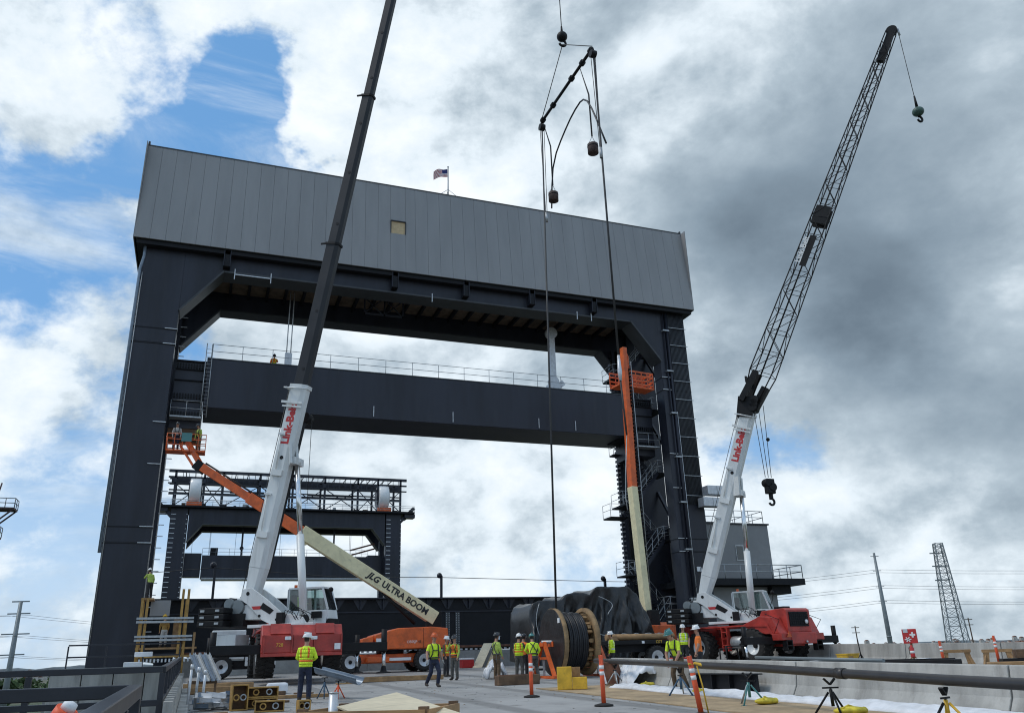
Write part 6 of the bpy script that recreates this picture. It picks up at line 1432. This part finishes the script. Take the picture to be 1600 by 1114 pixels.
# half pipe trough on two jack stands
t = thing('half_pipe', 'blue grey half round steel trough tilted on two jack stands', 'trough', (0, 0, 0))
p, q = V((3.75, 27.6, 2.07)), V((4.85, 26.4, 1.72)); d = (q - p).normalized(); s = d.cross(Z3).normalized(); u = s.cross(d); vs = []; n = 12
for c in (p, q):
    for r in (.2, .185):
        for j in range(n + 1): a = PI + PI * j / n; vs.append(c + s * math.cos(a) * r + u * math.sin(a) * r)
k = n + 1; fs = []
for j in range(n): fs += [(j, j + 1, 2 * k + j + 1, 2 * k + j), (k + j, 3 * k + j, 3 * k + j + 1, k + j + 1), (j, k + j, k + j + 1, j + 1), (2 * k + j, 2 * k + j + 1, 3 * k + j + 1, 3 * k + j)]
fs += [(0, 2 * k, 3 * k, k), (n, k + n, 3 * k + n, 2 * k + n)]
MB().add(vs, fs, 0, False).done('shell', 'blue_grey', t)
MB().bar(p + s * .22, q + s * .22, .06, .015).done('lip', 'blue_grey', t); MB().bar(p - s * .22, q - s * .22, .06, .015).done('lip', 'blue_grey', t)
def jack(x, y, top, m, label):
    z0 = deck(y) + .006; t = thing('jack_stand', label, 'jack stand', (x, y, z0), .4, 'jack stands under the trough'); H = top - z0
    for k in range(3): a = R(120 * k); MB().tube([(0, 0, H * .75), (.24 * math.cos(a), .24 * math.sin(a), 0)], .018, 6).done('leg', m, t)
    MB().tube([(0, 0, H * .3), (0, 0, H * .8)], .03, 8).done('column', m, t); MB().tube([(0, 0, H * .7), (0, 0, H)], .016, 6).bar((-.1, 0, H), (.1, 0, H), .05, .03).done('head', 'black_paint', t)
jack(4.28, 26.9, 1.66, 'safety_orange', 'red jack stand under the half round trough'); jack(3.92, 27.3, 1.76, 'blue_stand', 'blue jack stand under the half round trough')
# crate and plywood sheet at the bottom edge
t = thing('open_crate', 'brown open timber crate at the bottom edge under the plywood sheet', 'crate', (2.15, 10.3, deck(10.3)), R(-33))
for s in (-1, 1):
    for k in range(3):
        MB().box(-.75, .75, s * .62 - .02, s * .62 + .02, .05 + k * .26, .29 + k * .26).done('side_board', 'timber', t); MB().box(s * .77 - .02, s * .77 + .02, -.6, .6, .05 + k * .26, .29 + k * .26).done('end_board', 'timber', t)
    for s2 in (-1, 1): MB().box(s * .72 - .05, s * .72 + .05, s2 * .57 - .045, s2 * .57 + .045, 0, .84).done('corner_post', 'timber_dark', t)
MB().box(-.7, .7, -.5, .5, .02, .05).done('bottom', 'timber_dark', t)
Lp, Ap, Rp = V((1.65, 10.4, 1.653)), V((2.47, 10.9, 1.762)), V((2.89, 9.4, 1.555)); Rp = Ap + (Rp - Ap) * 1.0; Dp = Lp + Rp - Ap; nn = (Rp - Ap).cross(Lp - Ap).normalized(); nn = nn if nn.z > 0 else -nn
b = MB(); th = nn * .018; e1 = (Dp - Lp) * .6; b.add([Lp, Ap, Rp + e1, Dp + e1, Lp - th, Ap - th, Rp + e1 - th, Dp + e1 - th], [(0, 1, 2, 3), (7, 6, 5, 4), (0, 4, 5, 1), (1, 5, 6, 2), (2, 6, 7, 3), (3, 7, 4, 0)]); tag(b.done('plywood_sheet', 'plywood_pale'), 'pale plywood sheet lying over the crate at the bottom of the picture', 'plywood')
t = thing('metal_bollard', 'short bright metal post at the bottom edge beside the crate', 'post', at(1.62, 10.5)); MB().tube([(0, 0, 0), (0, 0, .97)], .055, 16).done('post', 'galv_light', t); MB().tube([(0, 0, .97), (0, 0, .985)], .058, 16).done('cap', 'galv', t); MB().box(-.12, .12, -.12, .12, 0, .02).done('base', 'galv', t)
# cooler and leaning boards by the parapet
t = thing('cooler', 'small red cooler with white lid on the deck by the parapet', 'cooler', at(16.6, 53.2)); MB().box(-.4, .4, -.3, .3, 0, .5).done('box', 'sign_red', t, bevel=.03); MB().box(-.42, .42, -.32, .32, .5, .6).done('lid', 'white_plastic', t, bevel=.03)
for k, (x, l) in enumerate(((18.0, 'left taller'), (18.9, 'right shorter'))):
    b = MB(); p, q = V((x - .9, 52.6, deck(52.6))), V((x + .65 - k * .2, 54.9, deck(55) + (1.45 - .35 * k))); b.bar(p, q, .62, .04); tag(b.done('leaning_board', 'plywood_pale' if k == 0 else 'plywood'), f'plywood board leaning on the parapet, {l} of two', 'board', 'leaning boards')
# yellow formwork scaffold at the left leg
t = thing('formwork_scaffold', 'yellow timber formwork with grey walers at the foot of the left leg', 'formwork', (0, 54, 0))
for x, y in ((-3.0, -.3), (-2.72, -.3), (-.82, -.3), (-.52, -.3), (-3.0, .8), (-.6, .8)): MB().box(x - .07, x + .07, y - .07, y + .07, 1.7, 6.15 + (.5 if x > -1 and y < 0 else 0)).done('upright', 'yellow_steel', t)
for z in (5.0, 4.8, 4.0, 3.8): MB().box(-3.2, -.1, -.52, -.39, z - .06, z + .06).done('waler', 'galv', t)
MB().box(-3.1, .2, -.3, 1.0, 3.3, 3.4).done('platform', 'timber', t); MB().box(-3.0, -.0, -.45, -.38, 2.85, 2.97).done('rail', 'yellow_steel', t); MB().box(-.05, .08, -.4, -.2, 2.8, 4.2).done('upright', 'timber', t)
for k in range(14): MB().box(-2.85 + k * .2, -2.76 + k * .2, -.44, -.39, 2.6, 2.78).done('spacer', 'galv_light', t)
MB().box(-2.6, -1.5, .85, .9, 5.2, 6.1).done('panel', 'cladding', t); MB().box(-1.2, -.9, .1, .2, 3.4, 5.0).done('board', 'timber', t); MB().box(-1.2, -.6, -.2, .1, 3.42, 3.9).done('crate', 'timber_dark', t)
MB().box(-3.1, -2.4, -.3, 1.0, 6.05, 6.15).done('top_plank', 'timber', t)
# white service truck behind the left crane
t = thing('service_truck', 'small white service truck mostly hidden behind the left crane', 'truck', at(2.3, 49.5), R(0))
MB().box(-1.4, .35, -.9, .9, .95, 2.45).done('box_body', 'white_paint', t, bevel=.05); MB().prism([(.4, .6), (2.0, .6), (2.0, 1.25), (1.5, 1.4), (1.15, 2.05), (.4, 2.05)], 'y', -.9, .9).done('cab', 'white_paint', t, bevel=.04)
MB().box(.55, 1.15, -.905, -.9, 1.4, 1.92).done('side_window', 'glass_dark', t); MB().box(-1.4, 2.0, -.8, .8, .45, .9).done('chassis', 'black_paint', t)
for x in (-.8, 1.3):
    for s in (-1, 1): wheel(t, JT, JR, (x, s * .78, .6), R(90))

# ------------------------------------------------------------------ right background of the deck
t = thing('first_aid_stand', 'red first aid box with white cross above a fire extinguisher on a stand', 'first aid stand', at(31.5, 31.2), R(-45))
MB().box(-.05, .05, -.05, .05, 0, 1.0).done('post', 'timber', t)
for a in (0, 90, 180, 270): MB().bar((.4 * math.cos(R(a)), .4 * math.sin(R(a)), 0), (0, 0, .45), .06).done('brace', 'timber', t)
bx = MB().box(-.31, .31, -.16, .1, .98, 1.62).done('box', 'sign_red', t, bevel=.02)
MB().box(.0, .24, -.172, -.16, 1.32, 1.40).box(.08, .16, -.173, -.1605, 1.24, 1.48).done('white_cross', 'lettering_white', bx); MB().box(-.26, -.06, -.172, -.16, 1.46, 1.62).done('window', 'galv_light', bx)
b = MB()
for a in range(6): b.bar((-.1, -.168, 1.16), (-.1 + .14 * math.cos(R(60 * a)), -.168, 1.16 + .12 * math.sin(R(60 * a))), .045, .012, up=(0, 1, 0))
b.done('star_mark', 'lettering_white', bx)
ex = MB().lathe([(.09, .38), (.1, .42), (.1, .78), (.05, .86), (.03, .92)], 16, 0, Matrix.Translation((-.02, -.16, 0))).done('extinguisher', 'sign_red', t); MB().lathe([(.102, .55), (.102, .66)], 16, 0, Matrix.Translation((-.02, -.16, 0))).done('label_band', 'lettering_white', ex); MB().tube([(-.02, -.16, .9), (-.14, -.2, .8), (-.14, -.2, .5)], .014, 5).done('hose', 'black_paint', ex)
def sawhorse(x, y, rz, label):
    t = thing('sawhorse', label, 'sawhorse', at(x, y), rz, 'sawhorses by the far barrier')
    MB().box(-.55, .55, -.1, .1, .62, .74).done('top_beam', 'timber', t); MB().box(-.55, .55, -.08, .08, .0, .12).done('bottom_beam', 'timber_dark', t)
    for s in (-1, 1): MB().bar((s * .48, 0, .1), (s * .40, 0, .64), .2, .16).done('side_post', 'timber', t); MB().bar((s * .62, -.25, 0), (s * .42, 0, .6), .08).done('prop', 'timber', t)
sawhorse(30.1, 27.5, R(-42), 'boxy brown timber sawhorse right of the small orange post'); sawhorse(30.9, 26.2, R(-42), 'boxy brown timber sawhorse closer to the right picture edge')
b = MB(); b.box(-.6, .6, -.2, .2, 0, .32); o = b.done('timber_block', 'timber', None, bevel=.02); o.location = at(26.5, 22.2, .12); o.rotation_euler = (0, 0, R(-45)); tag(o, 'big squared timber block at the right edge before the black crates', 'timber')
t = thing('rusty_box_beam', 'rusty steel box beam standing at the right picture edge', 'beam', at(29.3, 22.6), R(-40)); MB().box(-.35, .8, -.3, .3, .0, 1.45).done('web', 'rust', t, bevel=.02); MB().box(-.45, .9, -.4, .4, 1.45, 1.5).done('flange', 'rust', t)
t = thing('black_crates', 'black steel crates stacked at the right edge under a brown lid', 'crate', at(28.9, 22.9), R(-40)); MB().box(-1.2, .8, -.5, .3, 0, .5).done('lower_box', 'black_paint', t, bevel=.02); MB().box(-.7, 1.1, -.5, .3, .51, .8).done('upper_lid', 'timber_dark', t)
for k in range(5):
    b = MB(); b.box(-1.6, 1.6, -.07, .07, 0, .06); o = b.done('long_board', 'plywood_pale' if k % 2 == 0 else 'plywood', None); o.location = at(26.4 + .35 * k, 26.4 - .5 * k, .1 + .02 * k); o.rotation_euler = (0, 0, R(-44 + 3 * k)); tag(o, f'pale long board in the stack left of the timber block, {("first", "second", "third", "fourth", "fifth")[k]} from the left', 'board', 'stacked long boards')
t = thing('cable_tray', 'black cable tray run lying on the deck behind the near barriers', 'cable tray', at(24.9, 28.5, .2), R(20)); MB().box(-.35, .35, -4.6, 5.0, 0, .22).done('tray', 'black_paint', t, bevel=.02); MB().box(-.3, .3, -4.4, 4.8, .22, .26).done('lid', 'black_steel_matte', t)
for k in range(4): MB().box(-.36, .1, -3.6 + k * 2.2, -3.2 + k * 2.2, .262, .275).done('white_label', 'white_plastic', t)
t = thing('yellow_bin', 'yellow plastic crate on the deck by the crane nose', 'crate', at(31.6, 35.6), R(20)); MB().box(-.6, .6, -.3, .3, 0, .5).done('bin', 'yellow_paint', t, bevel=.03); MB().box(-.62, .62, -.32, .32, .46, .52).done('rim', 'yellow_paint', t); MB().box(-.5, -.05, -.31, -.3, .1, .4).done('panel', 'timber', t)
t = thing('outrigger_stand', 'thin black tripod stand in front of the far barrier', 'stand', at(31.9, 35.0), 0)
for k in range(3): a = R(120 * k + 30); MB().tube([(0, 0, .5), (.35 * math.cos(a), .35 * math.sin(a), 0)], .02, 5).done('leg', 'black_paint', t)
MB().tube([(0, 0, .3), (-.05, 0, 1.2)], .025, 6).done('column', 'black_paint', t)
t = thing('tool_box', 'red tool box on the deck behind the orange shirt man', 'tool box', at(18.9, 31.0, .35)); MB().box(-.4, .4, -.2, .2, 0, .32).done('box', 'sign_red', t, bevel=.03); MB().box(-.42, .42, -.22, .22, .32, .38).done('lid', 'sign_red', t, bevel=.02); MB().tube([(-.2, 0, .38), (-.15, 0, .46), (.15, 0, .46), (.2, 0, .38)], .02, 5).done('handle', 'black_paint', t)
tag(MB().box(18.3, 19.6, 30.6, 31.4, deck(31) + .004, deck(31) + .35).done('pallet_box', 'timber_dark'), 'brown pallet box carrying the red tool box', 'pallet')
t = thing('tube_trolley', 'black tube frame trolley beside the crane wheel', 'trolley', at(21.5, 31.5)); b = MB(); b.tube([(0, 0, 0), (0, 0, 1.1), (.9, 0, 1.1), (1.0, 0, 0)], .04, 6); b.done('hoop', 'black_paint', t); MB().tube([(0, .5, 0), (0, .5, 1.0), (.9, .5, 1.0), (1.0, .5, 0)], .04, 6).done('hoop', 'black_paint', t); MB().box(0, 1, 0, .5, .3, .36).done('shelf', 'black_paint', t)

# ------------------------------------------------------------------ power lines and masts beyond the bridge
t = thing('steel_pole', 'tapered grey steel transmission pole beyond the far barrier', 'power pole', (291, 300, -14)); S_ = 57
MB().tube([(0, 0, 0), (0, 0, 30), (0, 0, S_)], [1.25, .95, .5], 14).done('shaft', 'pole_steel', t)
for z in (55.5, 49.0, 42.0, 35.5): MB().bar((-1.6, .8, z), (1.6, -.8, z), .35, .25).done('cross_arm', 'pole_steel', t)
MB().lathe([(1.1, 20), (1.15, 20.4), (1.1, 20.8)], 14).done('flange', 'pole_steel', t)
def lattice(label, loc, H, w0, w1, arms, rz=0.0, m='rust'):
    t = thing('lattice_tower', label, 'lattice tower', loc, rz); wf = lambda z: w0 + (w1 - w0) * min(1, z / H)
    for sx in (-1, 1):
        for sy in (-1, 1): MB().bar((sx * w0, sy * w0, 0), (sx * w1, sy * w1, H), .42).done('leg', m, t)
    z = 0; k = 0
    while z < H - 1.2:
        st = max(1.8, wf(z) * 1.15); zn = min(H, z + st); a, c = wf(z), wf(zn); b = MB()
        for (p, q) in (((-1, -1), (1, -1)), ((1, -1), (1, 1)), ((1, 1), (-1, 1)), ((-1, 1), (-1, -1))):
            b.bar((p[0] * a, p[1] * a, z), (q[0] * c, q[1] * c, zn), .16); b.bar((q[0] * a, q[1] * a, z), (p[0] * c, p[1] * c, zn), .16); b.bar((p[0] * c, p[1] * c, zn), (q[0] * c, q[1] * c, zn), .18)
        b.done('bracing', m, t); z = zn; k += 1
    for z in arms: MB().bar((-w1 * 2.6, 0, z), (w1 * 1.3, 0, z), .4, .5).done('cross_arm', m, t)
    return t
lattice('tall slender lattice pylon standing on the right horizon', (331, 300, -14), 62, 4.7, 1.7, (57.5, 51.5, 45.0), R(-30), 'pole_steel')
t = thing('steel_pole', 'pale transmission pole with four cross arms at the left edge', 'power pole', (-43, 250, -14))
MB().tube([(0, 0, 0), (0, 0, 34.2)], [.95, .45], 12).done('shaft', 'pole_steel', t)
for z, w in ((34, 2.0), (31.0, 2.6), (26.0, 3.2), (21.0, 2.8)): MB().bar((-w, 0, z + .2), (w, 0, z + .3), .3, .3).done('cross_arm', 'pole_steel', t)
def upole(x, y, h, label):
    t = thing('utility_pole', label, 'utility pole', (x, y, -14)); MB().tube([(0, 0, 0), (0, 0, h)], [.5, .3], 8).done('shaft', 'bark', t)
    for z in (h - 1, h - 4): MB().bar((-3, 0, z), (3, 0, z), .3, .4).done('cross_arm', 'bark', t)
upole(431, 380, 31, 'wooden utility pole right of the lattice pylon'); upole(382, 420, 29, 'wooden utility pole right of the outrigger beam')
def wires(name, label, runs, r=.07):
    t = thing(name, label, 'power line')
    for p, q, sag in runs:
        p, q = V(p), V(q); MB().tube([p.lerp(q, k / 14) - V((0, 0, sag * 4 * (k / 14) * (1 - k / 14))) for k in range(15)], r, 4).done('wire', 'steel_rope', t)
runs = []
for z in (49.5, 48.2, 42.5, 41.3, 36.0, 34.9):
    runs.append(((291, 300, z - 14), (60, 420, z - 17), 5)); runs.append(((291, 300, z - 14), (560, 170, z - 16), 4))
wires('power_line', 'sagging power wires strung from the grey transmission pole', runs, .06)
runs = []
for z in (30.8, 25.8, 20.8):
    for s in (-2.5, 2.5): runs.append(((-43 + s, 250, z - 14), (-43 + s + 120, 420, z - 12), 3)); runs.append(((-43 + s, 250, z - 14), (-150 + s, 120, z - 14), 3))
wires('power_line', 'thin power wires strung from the pale pole at left', runs, .035)
# rusty mast with platforms cut by the left edge
t = thing('platform_mast', 'dark steel mast with railed platforms cut by the left picture edge', 'mast', (-33.4, 150, -14))
for x in (-1.2, .9):
    for y in (-1, 1): MB().bar((x, y, 0), (x, y, 43.5), .3).done('leg', 'weight_rust', t)
for k in range(14):
    b = MB(); z = 1 + k * 3.0; b.bar((-1.2, -1, z), (.9, -1, z + 3), .18).bar((.9, -1, z), (-1.2, -1, z + 3), .18).bar((.9, -1, z), (.9, 1, z + 3), .18); b.done('bracing', 'weight_rust', t)
MB().tube([(1.6, 0, 42.5), (2.0, 0, 45.4)], .12, 6).done('antenna', 'weight_rust', t); MB().box(-1, 1.6, -1.2, 1.2, 42.2, 43.6).done('cabinet', 'weight_rust', t)
for z, w in ((41.0, 4.6), (36.6, 3.0), (32.6, 1.9)):
    MB().box(-2, w, -1.5, 1.5, z, z + .3).done('platform', 'weight_rust', t); b = MB(); railing_mesh(b, [(-2, -1.4, z + .25), (w, -1.4, z + .25), (w, 1.4, z + .25)], h=1.5, step=1.2, r=.07); b.done('railing', 'pole_steel', t); MB().bar((w - .2, -1.2, z), (.8, -1.2, z - 3.5), .22).done('strut', 'weight_rust', t); MB().bar((w - .2, 1.2, z), (.8, 1.2, z - 3.5), .22).done('strut', 'weight_rust', t)

# small debris scattered over the deck
rnd = random.Random(21)
t = MB()
for k in range(500):
    x, y = rnd.uniform(0.2, 13), rnd.uniform(14, 44); z = deck(y) + .003; r = rnd.uniform(.006, .02); a = rnd.uniform(0, 3)
    t.bar((x - r * 2 * math.cos(a), y - r * 2 * math.sin(a), z + r * .3), (x + r * 2 * math.cos(a), y + r * 2 * math.sin(a), z + r * .3), r, r * .6, rnd.choice((0, 1, 1, 1)))
struct(tag(t.done('deck_debris', ['timber', 'concrete', 'black_paint']), 'scattered wood chips and grit on the concrete deck', 'debris'), 'stuff')

for x, y, a, L_, w, h, m, lb in ((.75, 28.6, .3, 1.2, .12, .06, 'timber', 'loose lumber scrap behind the heap of steel offcuts'), (2.35, 26.4, -.3, .9, .1, .06, 'timber_dark', 'dark lumber scrap left of the white hat man'), (1.3, 31.4, .5, 1.4, .12, .08, 'plywood', 'pale lumber scrap near the leaning steel channels'),
                                (2.0, 35.0, -.2, 1.3, .14, .1, 'timber', 'lumber scrap lying before the left crane tyre'), (6.3, 36.9, .1, 1.1, .1, .05, 'timber', 'short lumber scrap on the deck right of the trough'), (.6, 22.6, .6, .8, .12, .06, 'timber', 'lumber scrap in front of the steel offcut heap'),
                                (3.7, 30.6, -.5, .7, .1, .05, 'timber_dark', 'dark lumber scrap behind the trough stands'), (11.6, 40.8, .2, .9, .1, .06, 'plywood', 'pale lumber scrap far behind the reel workers')):
    timber(x, y, a, L_, w, h, lb, m=m, grp='loose lumber scraps')
# ------------------------------------------------------------------ put every thing's origin at its base
bpy.context.view_layer.update()
for o in list(scn.objects):
    if o.parent or o.type not in ('EMPTY', 'MESH') or o.location.length > 1e-6 and not (o.type == 'EMPTY' and abs(o.location.x) < 1e-6): continue
    if o.get('kind') or o.rotation_euler.to_matrix() != Matrix.Identity(3) or tuple(o.scale) != (1, 1, 1): continue
    pts = []
    for c in ([o] if o.type == 'MESH' else o.children_recursive):
        if c.type == 'MESH': pts += [c.matrix_world @ V(q) for q in c.bound_box]
    if not pts: continue
    lo = V([min(p[i] for p in pts) for i in range(3)]); hi = V([max(p[i] for p in pts) for i in range(3)])
    base = V(((lo.x + hi.x) / 2, (lo.y + hi.y) / 2, lo.z)); d = base - o.location
    if o.type == 'MESH': o.data.transform(Matrix.Translation(-d))
    else:
        for c in o.children: c.location = c.location - d
    o.location = base
